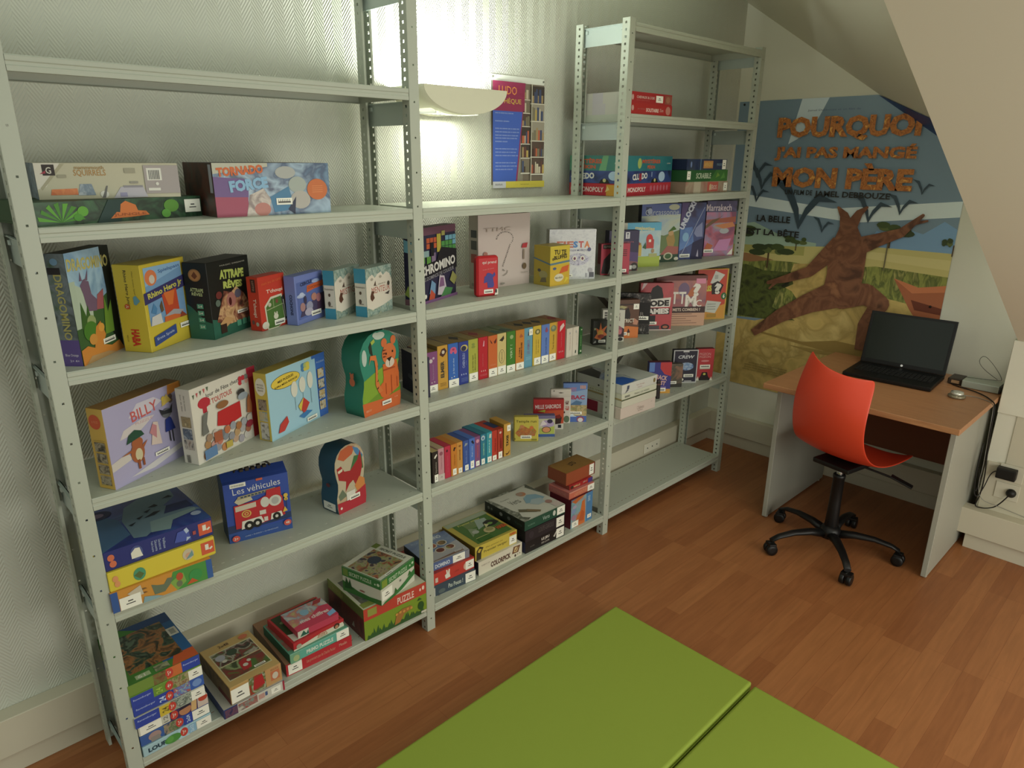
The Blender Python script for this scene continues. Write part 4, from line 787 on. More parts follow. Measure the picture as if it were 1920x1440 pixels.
FE = lambda pts: [((u), (v)) for u, v in pts]
shaped_box('tigerbox', 'tall hourglass-shaped green puzzle box with an orange tiger, right end of its shelf', '24705c', '1c6450', [
    p('6a8a26', (.01, .24), (.055, .37), (.065, .44), (.3, .50), (.6, .56), (.985, .60), (.935, .46), (.945, .37), (1, .24), (1, .18), (.01, .12)), p('587a20', (.0, .14), (.4, .24), (1, .26), (1, .18), (.5, .13)), p('ac5226', (.03, 0), (.01, .10), (.0, .17), (.5, .155), (1, .19), (1, .10), (.97, 0)),
    e(.50, .94, .14, .045, '9aa79c'), e(.40, .96, .07, .03, '9aa79c'), e(.1, .72, .06, .10, '93a39a'), p('20281c', (.24, .76), (.22, .84), (.28, .90), (.30, .80), (.32, .70)), p('8a9a3c', (.27, .89), (.36, .92), (.38, .88), (.30, .85)),
    e(.61, .84, .075, .055, 'b05a30'), e(.85, .85, .07, .055, 'b05a30'), e(.73, .69, .185, .13, 'b05c2e', 24), p('b05424', (.55, .58), (.92, .60), (.97, .42), (.96, .24), (.62, .16), (.50, .22), (.56, .42)), e(.56, .26, .12, .10, 'b05424'), e(.74, .58, .12, .06, 'b0a494'), p('20180f', (.66, .64), (.80, .65), (.73, .59)), r(.725, .54, .735, .59, '20180f'), e(.65, .70, .02, .015, '20180f'), e(.82, .71, .02, .015, '20180f'),
    p('b0602e', (.52, .26), (.42, .24), (.34, .36), (.36, .56), (.34, .66), (.24, .68), (.20, .62), (.24, .73), (.38, .72), (.42, .60), (.40, .42), (.46, .32)), [p('3a1c10', (.36+.02*k % .1, .30+.09*k), (.42, .33+.09*k), (.41, .30+.09*k)) for k in range(4)], r(.75, .18, .762, .42, '8a3a18'), r(.90, .25, .91, .38, '8a3a18'), r(.60, .2, .61, .34, '8a3a18'), r(.56, .50, .86, .515, '8a3a18'), [p('5a2412', (.57, .66+.04*k), (.66, .67+.04*k), (.57, .68+.04*k)) for k in range(3)], lab(.60, .10, .24, .055), t('DJECO', .12, .07, .14, .03, 'c09a7a', b=0), t('7-14', .85, .13, .08, .02, 'c09a7a', b=0)],
    [e(.5, .42, .15, .05, 'a0502c'), e(.5, .49, .10, .035, 'a0502c'), e(.42, .525, .03, .012, 'a0502c'), e(.58, .525, .03, .012, 'a0502c')])
# --- left bay, fourth shelf
game_box('farm', 'flat orange and green farm puzzle box at the bottom of the fourth-shelf left pile', 'b07a2c', sc='26407a', lid=.97, name='puzzle_box', cat='puzzle', front=[
    r(0, 0, 1, 1, 'ae762a'), p('3c7a34', (.62, 0), (.56, .5), (.6, 1), (1, 1), (1, 0)), p('6a8c3c', (.56, .5), (.62, 0), (.72, .3), (.7, .8)), r(0, 0, .065, 1, '2a4880'), r(.94, 0, 1, 1, '2a4c84'), p('55604c', (.38, .75), (.40, .2), (.50, .18), (.56, .45), (.60, .75), (.54, .80), (.5, .55), (.44, .62)), e(.66, .66, .035, .2, 'a04024'), e(.65, .3, .03, .16, '5a6048'), e(.82, .45, .07, .3, '2f7a3c'), p('a24820', (.72, .1), (.78, .35), (.84, .1)), [p('6a4a24', (.26+.0*k, .45+.2*k), (.34, .48+.2*k), (.32, .54+.2*k), (.27, .54+.2*k)) for k in range(2)], p('a49c88', (.15, .72), (.28, .95), (.30, .45), (.22, .45)), p('6e8a90', (.28, .0), (.30, .3), (.42, .14), (.48, 0)), st(.17, .32, .2, .6)])
JAN = [p('b0482c', (.86, .2), (.86, .85), (.99, .85), (.99, .2)), r(.90, .42, .935, .72, W_), p(W_, (.935, .45), (.965, .55), (.975, .48), (.95, .38))]
game_box('yellowbig', 'big yellow puzzle box in the middle of the fourth-shelf left pile', 'b5a42c', lid=.95, name='puzzle_box', cat='puzzle', front=[JAN, e(.27, .45, .055, .32, '3c7c5c', 24), p('4a5a2c', (.22, .45), (.27, .2), (.31, .4), (.27, .6)), e(.73, .55, .055, .30, 'a59a80', 24), e(.73, .5, .03, .14, 'ac8468'), p('5a7c7c', (.70, .3), (.78, .4), (.77, .7)), e(.06, .62, .025, .16, 'b87c4c'), e(.07, .35, .025, .16, 'b87c4c')])
game_box('whale', 'big deep blue puzzle box with a pale sleeping bear, topmost of the fourth-shelf left pile', '1e2460', tc='1c2460', lid=.95, name='puzzle_box', cat='puzzle', front=[JAN, e(.06, .66, .03, .17, 'b05a3c'), e(.07, .33, .03, .17, 'b05a3c'), e(.28, .5, .055, .36, '3a4474', 24), p(W_, (.23, .25), (.23, .55), (.27, .75), (.31, .72), (.32, .45), (.33, .25)), [t(s_, u_, .52, .025, .56, '93a0b8', rot=-90, b=0) for s_, u_ in (('Puzzle Surprise', .42), ('Découverte', .455), ('Ours bonne nuit', .49), ('Veilleuse', .53))], p('36448c', (.62, .3), (.66, .8), (.76, .85), (.78, .2)), p('8e9cb4', (.72, .85), (.75, .92), (.77, .7), (.74, .6)), p('8e9cb4', (.73, .2), (.74, .42), (.78, .36)), r(.80, .4, .83, .6, '8a3a3a')],
    top=[r(0, 0, 1, 1, nz(['1c2a68', '22347c', '2c4a86', '18204c'], 9, .3)), p('3a5a7c', (0, 0), (0, .8), (.15, .9), (.3, .6), (.3, .2)), p('5a7280', (.30, .10), (.32, .55), (.42, .85), (.62, 1), (.92, 1), (.90, .78), (.74, .62), (.98, .34), (1, .28), (.72, .34), (.56, .10), (.55, .2), (.4, .05)), p('6f8688', (.46, .10), (.52, .34), (.96, .35), (.95, .28), (.70, .22), (.62, .04)), p('26305a', (.68, .42), (.76, .60), (.96, .58), (.97, .4)), e(.16, .84, .14, .11, '1e2048'), e(.17, .84, .06, .05, '6a5a74'), p('18202c', (.50, .46), (.62, .54), (.68, .52), (.6, .46)), p('18202c', (.60, .68), (.68, .72), (.70, .66), (.66, .65)), p('18202c', (.78, .80), (.86, .84), (.88, .78)), e(.92, .2, .05, .05, '8e9cb4'), [p('18202c', (.34+.1*k, .40+.1*k), (.42+.1*k, .43+.1*k), (.36+.1*k, .36+.1*k)) for k in range(3)]])
def suitcase(key):
    x, y, z, yaw, w, d, h = BOX[key]
    hb = h*.93; bm = bmesh.new()
    sec = [(0, 0), (0, hb), (.012, hb+.004), (d*.5, h+.006), (d-.012, hb+.004), (d, hb), (d, 0)]
    A_ = [bm.verts.new((0, a_, b_)) for a_, b_ in sec]; B_ = [bm.verts.new((w, a_, b_)) for a_, b_ in sec]
    bm.faces.new(A_[::-1]); bm.faces.new(B_); n_ = len(sec)
    for i in range(n_): bm.faces.new([A_[i], A_[(i+1) % n_], B_[(i+1) % n_], B_[i]])
    bmesh.ops.recalc_face_normals(bm, faces=bm.faces)
    bm.normal_update()
    for f in bm.faces: f.material_index = 1 if f.normal.x < -.9 else 0
    root = bm_obj('puzzle_suitcase', bm, [M('243c86'), M('1e3a60')]); root.location = (x, y, z+.0005); root.rotation_euler = (0, 0, math.radians(yaw))
    tag(root, 'blue carry puzzle box with a red fire engine and a cord handle', 'puzzle')
    tube('handle', [(w*.22, d*.45, h+.002), (w*.24, d*.42, h+.018), (w*.5, d*.40, h+.026), (w*.76, d*.42, h+.020), (w*.78, d*.45, h+.002)], .003, mat('2a2620', .7, 1), root)
    bm = bmesh.new()
    for k in range(5): bbox(bm, w*(.3+.09*k), d*.36, h+.002, w*(.36+.09*k), d*.52, h+.010+.004*(k % 2), bev=.001)
    bm_obj('bow', bm, mat('3a3228', .7, 1), root)
    sp = [(.30+.035*(1-k/16)*math.cos(k*.9), .44+.035*(1-k/16)*math.sin(k*.9)) for k in range(16)]
    F_ = [r(0, 0, 1, .16, '24407c'), p('1c2c50', (0, .16), (1, .20), (1, .30), (0, .28)), t('Les véhicules', .50, .83, .74, .10, 'aeb0b4', rot=2, b=0), r(.10, .885, .34, .95, STICK), [r(.12+.02*k, .90, .128+.02*k, .93, '55554f') for k in range(10)], r(.50, .93, .60, .965, 'ac4a30'),
        p('a09a84', (.14, .66), (.20, .72), (.38, .73), (.42, .64), (.2, .60)), p('8a8060', (.18, .68), (.20, .735), (.78, .765), (.80, .73)), [r(.24+.055*k, .70+.003*k, .28+.055*k, .725+.003*k, '2c3c50') for k in range(9)], p('9c1e24', (.12, .22), (.12, .60), (.50, .62), (.60, .66), (.80, .66), (.88, .60), (.90, .28), (.5, .22)), p('9c1e24', (.62, .62), (.64, .75), (.86, .76), (.86, .6)),
        p('a89c8a', (.14, .50), (.14, .58), (.46, .60), (.46, .52)), e(.60, .56, .07, .085, 'a7a69c'), e(.76, .55, .10, .09, 'a7a69c'), e(.76, .55, .06, .06, '8b8c88'), e(.30, .44, .075, .06, 'b09444'), e(.30, .44, .055, .043, '9c1e24'), e(.30, .44, .035, .028, 'b09444'), e(.30, .44, .018, .014, '9c1e24'), r(.50, .37, .60, .44, 'aaa69a'), r(.56, .25, .62, .32, 'aaa69a'),
        p('b4b0a4', (.20, .20), (.22, .33), (.52, .35), (.56, .24)), e(.32, .24, .075, .075, K_), e(.45, .25, .07, .072, K_), e(.32, .24, .03, .03, 'a7a69c'), e(.45, .25, .03, .03, 'a7a69c'), p('b4b0a4', (.66, .25), (.68, .35), (.84, .36), (.86, .27)), e(.76, .29, .065, .065, K_), e(.76, .29, .025, .025, 'a7a69c'), e(.93, .60, .035, .035, 'b09434'), e(.93, .54, .03, .03, 'b09434'), r(.925, .38, .935, .55, '1c1c1c'), p('b09434', (.86, .33), (.9, .42), (.94, .34)),
        e(.10, .075, .06, .05, 'ac4438'), t('2+', .10, .075, .06, .04, W_), e(.92, .14, .06, .05, 'ac4438'), t('48', .92, .14, .06, .04, W_), t('LIVRE + PUZZLE + 10 VÉHICULES', .5, .09, .52, .025, '8a94a8', rot=2, b=0)]
    apply_prints(root, [((0, 0, 0), (w, 0, 0), (0, 0, h*.97), (0, -1, 0), F_)])
suitcase('vehicules')
shaped_box('dinobox', 'small hourglass-shaped blue puzzle box with a red dinosaur on the fourth shelf', '9a8468', '24485c', [
    p('9a9078', (.0, .24), (.055, .37), (.065, .46), (.015, .58), (.01, .80), (.24, .95), (.76, .95), (.99, .80), (1, .58), (.94, .40), (1, .24)), p('a04c2c', (.10, .84), (.22, .95), (.5, .985), (.7, .94), (.6, .84), (.3, .78)), p('3c6a94', (.62, .95), (.80, .90), (.97, .76), (.9, .7), (.7, .84)), p('345c34', (.5, .60), (.66, .80), (.92, .78), (.96, .56)), p('8a1e20', (.05, .70), (.20, .72), (.30, .62), (.50, .60), (.76, .72), (.88, .86), (.92, .60), (.80, .40), (.70, .30), (.58, .44), (.44, .40), (.30, .30), (.34, .46), (.10, .52)), p('b0a890', (.08, .66), (.24, .68), (.24, .64), (.1, .62)), p('ac6a34', (.62, .34), (.8, .46), (.97, .40), (.98, .28), (.7, .24)), p('55604c', (.05, .28), (.2, .36), (.34, .24), (.1, .2)),
    p('94202a', (.03, 0), (.0, .17), (.3, .16), (1, .30), (1, .10), (.97, 0)), e(.12, .08, .035, .02, W_), r(.32, .16, .62, .29, 'b0aea4'), lab(.60, .18, .36, .07)], [st(.5, .09, .74, .12), e(.5, .42, .12, .03, '5a2c30')])
# --- left bay, bottom shelf: pile of seven puzzles
x_, y_, z_, yw, w_, d_, h_ = .034, -.007, .103, .7, .188, .266, .0347
BLU = '26388a'
pile = [('light blue puzzle box reading LOUP at the very bottom of the left post pile', '86a4ac', [t('LOUP', .20, .5, .26, .42, '1c3440', b=.05), p('8fb0b8', (.5, 0), (.5, 1), (.66, 1), (.66, 0)), e(.42, .45, .12, .4, '3f7a34'), e(.38, .5, .05, .3, '4f8a3c'), r(.64, .1, .76, .9, '6f96b0'), t('2x12', .70, .5, .05, .7, 'a6b8c4', rot=90), st(.88, .5, .22, .8), e(.585, .55, .055, .42, 'a8342a'), t('3+', .585, .55, .05, .4, W_)]),
        ('blue puzzle box with a small figure, second from the bottom of the left post pile', '2c4c88', [r(.33, 0, .55, 1, nz(['6a6a54', '3f5c34', '8a7a64', '2a3a4a'], 50)), e(.2, .55, .09, .4, '8a7470'), p('75706c', (.14, .05), (.14, .5), (.26, .5), (.28, .05)), r(.62, 0, .74, 1, BLU), t('2x24', .68, .5, .05, .7, 'a6b8c4', rot=90), st(.87, .5, .25, .9), e(.555, .55, .055, .42, 'a8342a'), t('3+', .555, .55, .05, .4, W_)]),
        ('white and purple pirate puzzle box, third from the bottom of the left post pile', 'a9a99c', [st(.17, .5, .30, .85), t('12', .38, .5, .06, .6, '6a6a64', rot=90), r(.44, 0, .98, 1, '3a2850'), e(.66, .45, .09, .45, '9a6a4a'), p('221c2c', (.56, .6), (.62, 1), (.74, .9), (.74, .7)), p('b09060', (.74, 0), (.76, 1), (.84, 1), (.82, 0)), p('a89a90', (.84, 0), (.85, 1), (1, 1), (1, 0)), e(.93, .8, .07, .3, 'a03a28'), e(.50, .5, .055, .42, 'a8342a'), t('3+', .50, .5, .05, .4, W_)]),
        ('puzzle box with a yellow patch and grey picture, fourth in the left post pile', 'a4a498', [r(0, 0, .34, 1, BLU), t('Ravensburger', .17, .6, .26, .22, '9aa8cc', b=0), r(.34, 0, .50, 1, 'b09a2c'), t('24', .42, .5, .09, .5, '5a5020', rot=90, b=.02), r(.50, 0, .80, 1, nz(['5a6a5c', '8c9488', '3c4a44', 'a0a49a'], 60)), st(.90, .5, .2, .9), e(.52, .5, .055, .42, 'a8342a'), t('3+', .52, .5, .05, .4, W_)]),
        ('mostly blue puzzle box with small animals, third from the top of the left post pile', BLU, [t('Ravensburger', .17, .6, .26, .22, '9aa8cc', b=0), t('24', .40, .5, .09, .5, 'a4b4d0', rot=90, b=.02), r(.56, .05, .80, .95, nz(['6a5a50', '8c9488', '3c6aa4', '9a3a2c', 'a0a49a'], 60)), r(.80, 0, 1, 1, '2c4c94'), e(.90, .5, .07, .35, '5a78ac'), e(.50, .5, .055, .42, 'a8342a'), t('4+', .50, .5, .05, .4, W_)]),
        ('green puzzle box with white sticker, second from the top of the left post pile', '5a7c2c', [r(0, 0, .30, 1, BLU), t('Ravensburger', .15, .6, .24, .22, '9aa8cc', b=0), t('24', .38, .5, .09, .5, '8aa440', rot=90, b=.02), r(.52, .0, .80, 1, nz(['5a6a34', '8c8460', '6a4a30', '9a9a7c'], 60)), st(.90, .5, .2, .9), e(.52, .5, .055, .42, 'a8342a'), t('4+', .52, .5, .05, .4, W_)]),
        ('green puzzle box with jungle animals on its lid, topmost of the left post pile', '3a6a2c', [p('5f7830', (0, 0), (0, 1), (.34, 1), (.34, 0)), r(.34, .0, .52, 1, nz(['3a2c1c', '6a4a2c', '5a6a34'], 50)), r(.52, 0, .74, 1, 'ab5a2c'), r(.74, 0, 1, 1, BLU), t('Ravensburger', .87, .6, .22, .22, '9aa8cc', b=0), e(.56, .55, .055, .42, 'a8342a'), t('5+', .56, .55, .05, .4, W_)])]
for i, (lb_, c_, it_) in enumerate(pile):
    tp_ = [] if i < 6 else [r(0, 0, 1, 1, '39702c'), r(.55, .12, 1, 1, '205080'), p('1c3a68', (.3, 1), (1, 1), (1, .8), (.62, .8)), r(0, 0, .25, 1, '3a6a28'), p('ac4a24', (.62, .0), (.72, .17), (1, .17), (1, 0)), r(.10, .15, .85, .86, nz(['20281c', '5a3c22', '8a5a30', '2c4434', '141a14', '4a5c4a'], 24, .3, 5)), r(.14, .03, .34, .10, '8a9c74'), t('61', .22, .065, .10, .05, W_), r(.40, .02, .60, .12, nz(['3a4a2c', '8a8c6c'], 60)), r(.84, .50, .98, .66, 'a7a79a'), r(.87, .53, .95, .63, '7a7c74')]
    game_box(None, lb_, c_, it_, top=tp_, lid=.96, name='puzzle_box', cat='puzzle', group=None, geo=(x_+rnd.uniform(-.002, .003)+(.004 if i < 3 else 0), y_+rnd.uniform(0, .006)-(.003 if i == 0 else 0), z_+i*h_, yw, w_, d_, h_-.0006))
RSC = nz(['241c18', '6a1c1c', '3a4a28', '8a8478', '4a2420', '1c2418'], 26, .3, 4)
game_box('clowns', 'flat navy and white puzzle box under the beige superhero box, bottom shelf', '26305a', tc='8f8c80', lid=.95, name='puzzle_box', cat='puzzle', front=[r(.22, 0, .98, 1, 'a9a89c'), r(.02, .1, .22, .9, nz(['2a2c54', '5a3a4a', '1c2448'], 50)), r(.23, .15, .40, .9, nz(['8a3a34', '6a6a64', 'a09c90'], 60)), r(.40, .2, .54, .95, nz(['345a4a', '8a4a44', '6a7a70'], 60)), r(.56, .3, .66, .8, 'a07a70'), r(.67, .4, .71, .8, '3c4c74'), st(.85, .5, .16, .6), r(.97, 0, 1, 1, '8a2434')])
game_box('spider', 'beige wooden-look puzzle box with two dark comic scenes on its lid, bottom shelf', '9c7c48', sc='5a4024', tc='a08450', lid=.97, name='puzzle_box', cat='puzzle', side=[r(0, 0, 1, 1, nz(['4a3420', '6a5230', '3a2014'], 22)), r(.6, 0, 1, .3, '5a1c18')], front=[st(.18, .45, .34, .8), r(.36, .0, .68, 1, nz(['5a4a24', '8a1c1c', '4a5a2c', 'a09c8c'], 30)), p('941e20', (.42, .2), (.46, .85), (.62, .95), (.66, .3)), r(.68, 0, 1, 1, 'a07a4c'), r(.78, .2, .96, .75, 'a35c3c'), e(.87, .45, .06, .2, 'a8a090'), t('EDUCA', .87, .85, .16, .1, '8a4a30')],
    top=[r(.08, .12, .92, .82, 'aaa27c'), r(.10, .48, .90, .80, RSC), r(.10, .14, .90, .46, nz(['3a5a24', '6a1c1c', '4a3420', '7a8a5a', '2a3418'], 18, .3, 4)), p('941e20', (.40, .2), (.42, .40), (.56, .45), (.62, .32), (.56, .2)), e(.50, .30, .05, .035, 'a9a698'), e(.60, .36, .04, .03, 'a9a698'), e(.22, .66, .09, .07, '8b8c94'), e(.25, .56, .05, .03, 'a9a698'), e(.46, .68, .10, .07, '2c3c2c'), t('2x48', .42, .90, .2, .06, '4a3420', b=.01), e(.82, .9, .09, .05, 'aa5a3c'), lab(.7, .17, .22, .04)])
game_box('chants', 'wide brown-topped puzzle box with a red front lying lowest in the third pile, bottom shelf', '8a1e26', tc='85624a', sc='6e5640', lid=.97, name='puzzle_box', cat='puzzle', front=[r(0, 0, 1, 1, '9c2228'), st(.13, .5, .20, .85), t('Les premiers pas de Charlie Parker', .52, .5, .44, .35, 'ab7a64', b=0), t('Moulin', .86, .6, .12, .25, 'b08a78', b=0)], top=[r(0, 0, 1, 1, '84634a')])
game_box('primo', 'teal puzzle box reading PRIMO PUZZLE, second from the bottom of the third pile', '4c9080', sc='1e5440', tc='4a7c64', lid=.97, name='puzzle_box', cat='puzzle', front=[r(0, 0, .16, 1, '5d8a6c'), e(.1, .4, .05, .3, '8a9a68'), t('PRIMO PUZZLE', .50, .5, .46, .4, 'b4c0b4', b=.03), st(.90, .5, .22, .9), r(0, .96, 1, 1, '7cab9a')], top=[r(.02, .1, .4, .95, nz(['2a5c44', '8a4c44', '4a7c64'], 20))])
game_box('minipuz', 'red-rimmed white puzzle box, third from the bottom of the third pile', '9c2226', tc='9c2226', lid=.97, name='puzzle_box', cat='puzzle', front=[p('b0ac9a', (0, 0), (.12, .3), (.55, .62), (.98, .62), (1, .2), (1, 0)), p('b0ac9a', (0, 0), (0, .2), (.3, .15), (1, .3), (1, 0)), r(.0, .62, 1, 1, '9c2226'), t('MAMA', .56, .48, .18, .22, 'a05c3c', b=.03), t('PUZZLE', .56, .22, .2, .22, '8a5c34', b=.03), e(.10, .40, .05, .28, '8a8474'), e(.85, .5, .06, .35, '3a241c'), e(.85, .4, .035, .22, '9a6a50')], top=[r(.04, .05, .96, .95, '1e3014'), p('a9a698', (.04, .05), (.30, .05), (.16, .25), (.04, .30)), e(.2, .7, .1, .05, '5a6a44')])
game_box('chiffres', 'small pink puzzle box with blue lettering, topmost of the third pile', '9c3040', tc='b08a84', lid=.96, name='puzzle_box', cat='puzzle', front=[r(0, 0, .26, 1, 'a9a89a'), p('1e5040', (.05, .1), (.14, .9), (.2, .3), (.25, .8), (.26, .1)), r(.26, 0, 1, 1, '9c3044')], top=[p(nz(['a9a094', '7c8c94', 'a05c5c', '9a8c5c'], 30), (0, .25), (0, 1), (1, 1), (1, .4), (.5, .3)), p('ab3048', (.0, .0), (.0, .22), (.42, .35), (.80, .66), (1, .60), (1, 0)), t('mes chiffres', .55, .34, .7, .16, 'c0a8a4', rot=0, b=.04), p('6a94b8', (.80, .04), (.80, .2), (1, .3), (1, .1)), e(.44, .66, .1, .14, '6f94a8'), p('8a2c30', (.7, .8), (.8, .98), (1, .98), (.9, .8))])
game_box('bigpuz', 'big red and grass-green puzzle box under the white and green cornerwise box', '5c7c22', sc='4a1c1a', tc='a3a08c', lid=.995, name='puzzle_box', cat='puzzle', side=[r(0, 0, 1, .72, nz(['4a1c1a', '5a2420', '3a1618'], 12)), r(0, .70, 1, 1, '4e5a28'), r(.02, .72, .4, 1, '6a7034'), p('8a8a80', (.66, .16), (.72, .36), (.74, .16)), t('PUZZLE', .3, .84, .3, .12, '7a7c44', b=.02)], front=[r(0, .62, 1, 1, 'a03426'), r(0, 0, 1, .62, '667e20'), r(.06, .72, .20, .95, '7a7c34'), t('PUZZLE', .66, .78, .27, .22, 'c0a89a', b=.02), e(.90, .82, .014, .05, 'c0a89a'), e(.95, .85, .02, .07, 'c0a89a'), [p('2a4c24', (.03+.09*k, .0), (.05+.09*k, .14+.08*(k*5 % 3)), (.08+.09*k, .10), (.12+.09*k, .18+.05*(k*7 % 4)), (.14+.09*k, .0)) for k in range(10)], p('8a5c2a', (.46, .06), (.50, .40), (.60, .48), (.74, .46), (.76, .34), (.62, .30), (.55, .08)), [e(.5+.06*k, .38+.02*(k % 2), .02, .04, 'aa7a34') for k in range(5)], e(.9, .3, .05, .14, '24441c'), p('2a4c24', (.84, .5), (.88, .58), (.92, .5)), r(.90, .03, .99, .10, 'a9a698')],
    top=[r(.02, .03, .98, .97, 'a5a290'), r(.05, .12, .5, .8, nz(['2c3a34', '5a5c54', '4a4434'], 20)), p('6a7434', (.02, .03), (.22, .03), (.16, .14), (.02, .14)), t('object', .86, .35, .2, .06, '4a4a44', b=0)])
game_box('secret', 'white and green SECRET PUZZLE box turned cornerwise on the big puzzle box', 'a9a99a', lid=0, name='puzzle_box', cat='puzzle', tc='a9a99a', side=[p('2c5c28', (0, .0), (0, .45), (.15, .35), (.4, .22), (.7, .18), (1, .22), (1, 0)), p('1e4420', (.05, .15), (.10, .62), (.16, .4), (.2, .6), (.24, .28), (.3, .2)), r(0, .64, 1, 1, '2c6430'), r(.03, .68, .16, .96, '5f7834'), t('SECRET PUZZLE', .48, .82, .58, .15, 'a5b49a', b=.01), e(.86, .80, .02, .035, 'a5b49a'), e(.94, .82, .035, .06, 'a5b49a'), e(.52, .3, .07, .035, '7a4a40')], front=[
    p('2c6430', (0, 0), (.1, .08), (.4, .14), (.7, .30), (1, .55), (1, .30), (.6, .06), (.3, 0)), r(0, .66, 1, 1, '2c6430'), r(.03, .68, .18, .96, '6a7c2c'), t('SECRET PUZZLE', .50, .80, .54, .17, 'a5b49a', b=.01), e(.86, .80, .02, .035, 'a5b49a'), e(.94, .84, .03, .05, 'a5b49a'), st(.16, .36, .3, .4), r(.53, .44, .58, .52, '6a6c64'), p('2c5c28', (.78, .42), (.84, .6), (.9, .46)), p('2c5c28', (.36, .12), (.40, .34), (.46, .16))],
    top=[r(0, 0, 1, 1, 'a9aa9a'), r(.0, 0, 1, .02, '3c6c3c'), r(0, 0, .02, 1, '3c6c3c'), r(.04, .10, .80, .88, nz(['2a3a2a', '8a4a34', '6a7c4a', '8a7a60', '24303c', '4c2420'], 30, .3, 5)), e(.5, .6, .14, .14, '2c3440'), t('SECRET PUZZLE', .89, .46, .07, .66, '3a443a', rot=-90, b=.02), r(.84, .86, 1, 1, '5c6c2c'), lab(.30, .05, .2, .06)])
# --- middle bay, bottom shelf
game_box('pouss', 'slate blue flat game box reading Pss Pouss lowest in the domino pile', '2c3844', tc='3c4854', lid=.96, front=[r(0, 0, 1, 1, '303c48'), r(.0, .0, .05, .8, 'a0a098'), t('Pss Pouss !', .52, .5, .34, .42, 'a0a89c', b=.02, rot=0), e(.2, .3, .08, .2, '4a5454'), st(.87, .5, .24, .9)])
game_box('redrabbit', 'red flat game box with a white rabbit sign in the middle of the domino pile', '9c2c24', tc='8a2a24', lid=.96, front=[r(0, 0, 1, 1, 'a43026'), p(W_, (.32, .15), (.30, .5), (.34, .6), (.33, .9), (.36, .9), (.37, .6), (.39, .92), (.42, .88), (.41, .5), (.43, .2)), t('LAPIN', .58, .45, .1, .12, '7a2a24'), r(.08, .2, .14, .6, 'b0a094'), e(.80, .5, .06, .3, 'b4907e'), st(.89, .5, .2, .75)])
game_box('domino', 'blue DOMINO game box with brown fruit pictures, topmost of its pile behind the shelf post', '3a4a70', sc='141c28', tc='4a5a7c', lid=.96, front=[r(0, 0, 1, 1, '44547c'), t('DOMINO', .34, .45, .36, .5, 'a8b0b8', b=.04), st(.74, .5, .30, .95), r(.90, 0, 1, 1, '6a6a74')], top=[r(0, 0, 1, 1, nz(['4a5c80', '64748c', '3c4c74'], 8)), p('8a8a8c', (0, 0), (.0, .3), (1, .5), (1, 0)), t('DOMINO', .60, .86, .42, .13, 'a8b0b4', b=.03), t('dès 3 ans', .2, .9, .18, .05, '8a98ac', b=0), [e(.50+.24*(k % 2)-.06*(k//2), .34+.24*(k//2), .12, .11, 'a9a294', 8) for k in range(4)], [e(.50+.24*(k % 2)-.06*(k//2), .34+.24*(k//2), .09, .08, c_) for k, c_ in enumerate([nz(['6a2a1c', '4a1a12'], 40), nz(['6a7c3a', '7c3a24', '2c2a1c'], 40), nz(['6a3a24', '8a4a34'], 40), nz(['7a5a34', '3a3a24'], 40)])], p('6a4a3a', (.05, .03), (.9, .12), (.9, .04)), t('EIBU', .82, .1, .24, .06, 'a0a0a0', b=.04)])
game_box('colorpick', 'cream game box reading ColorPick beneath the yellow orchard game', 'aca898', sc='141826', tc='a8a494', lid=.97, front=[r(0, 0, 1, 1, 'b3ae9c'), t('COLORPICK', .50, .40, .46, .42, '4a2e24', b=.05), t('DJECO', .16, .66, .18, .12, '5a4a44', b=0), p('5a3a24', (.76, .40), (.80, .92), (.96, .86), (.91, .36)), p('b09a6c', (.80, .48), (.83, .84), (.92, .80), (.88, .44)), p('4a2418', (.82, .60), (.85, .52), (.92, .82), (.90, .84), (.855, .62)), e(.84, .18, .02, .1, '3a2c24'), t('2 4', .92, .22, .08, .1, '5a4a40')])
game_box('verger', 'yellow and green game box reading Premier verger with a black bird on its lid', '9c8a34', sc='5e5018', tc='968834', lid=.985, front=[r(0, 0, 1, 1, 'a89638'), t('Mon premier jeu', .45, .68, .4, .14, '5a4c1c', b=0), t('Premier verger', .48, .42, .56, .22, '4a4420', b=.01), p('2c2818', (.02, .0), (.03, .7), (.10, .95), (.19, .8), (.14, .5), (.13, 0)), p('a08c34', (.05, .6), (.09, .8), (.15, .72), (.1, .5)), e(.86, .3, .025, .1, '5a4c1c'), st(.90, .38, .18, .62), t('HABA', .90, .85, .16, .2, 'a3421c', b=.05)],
    top=[r(.12, .06, .94, .98, '3a5c24'), r(.02, .84, .98, .98, '7f8a74'), r(.30, .56, .62, .80, nz(['4a6a2c', '5a6a40'], 20)), t('Premier verger', .48, .78, .52, .09, '9c9c50', b=.02), p('7c8c80', (.45, .45), (.60, .78), (.82, .74), (.78, .55)), p('6a7a5a', (.2, .3), (.3, .6), (.45, .5)), e(.35, .42, .07, .06, '8a9084'), p('14160f', (.60, .44), (.66, .60), (.78, .64), (.92, .56), (.95, .46), (.80, .40)), e(.76, .50, .06, .04, '5a7c34'), p('a0a070', (.60, .42), (.66, .56), (.72, .48)), e(.60, .32, .12, .10, '9a9064'), e(.62, .34, .08, .06, '7a7848'), t('HABA', .86, .28, .24, .12, 'a3421c', b=.05), r(.20, .08, .50, .20, '2c5418'), r(.2, .21, .52, .225, '9a9c5a')])
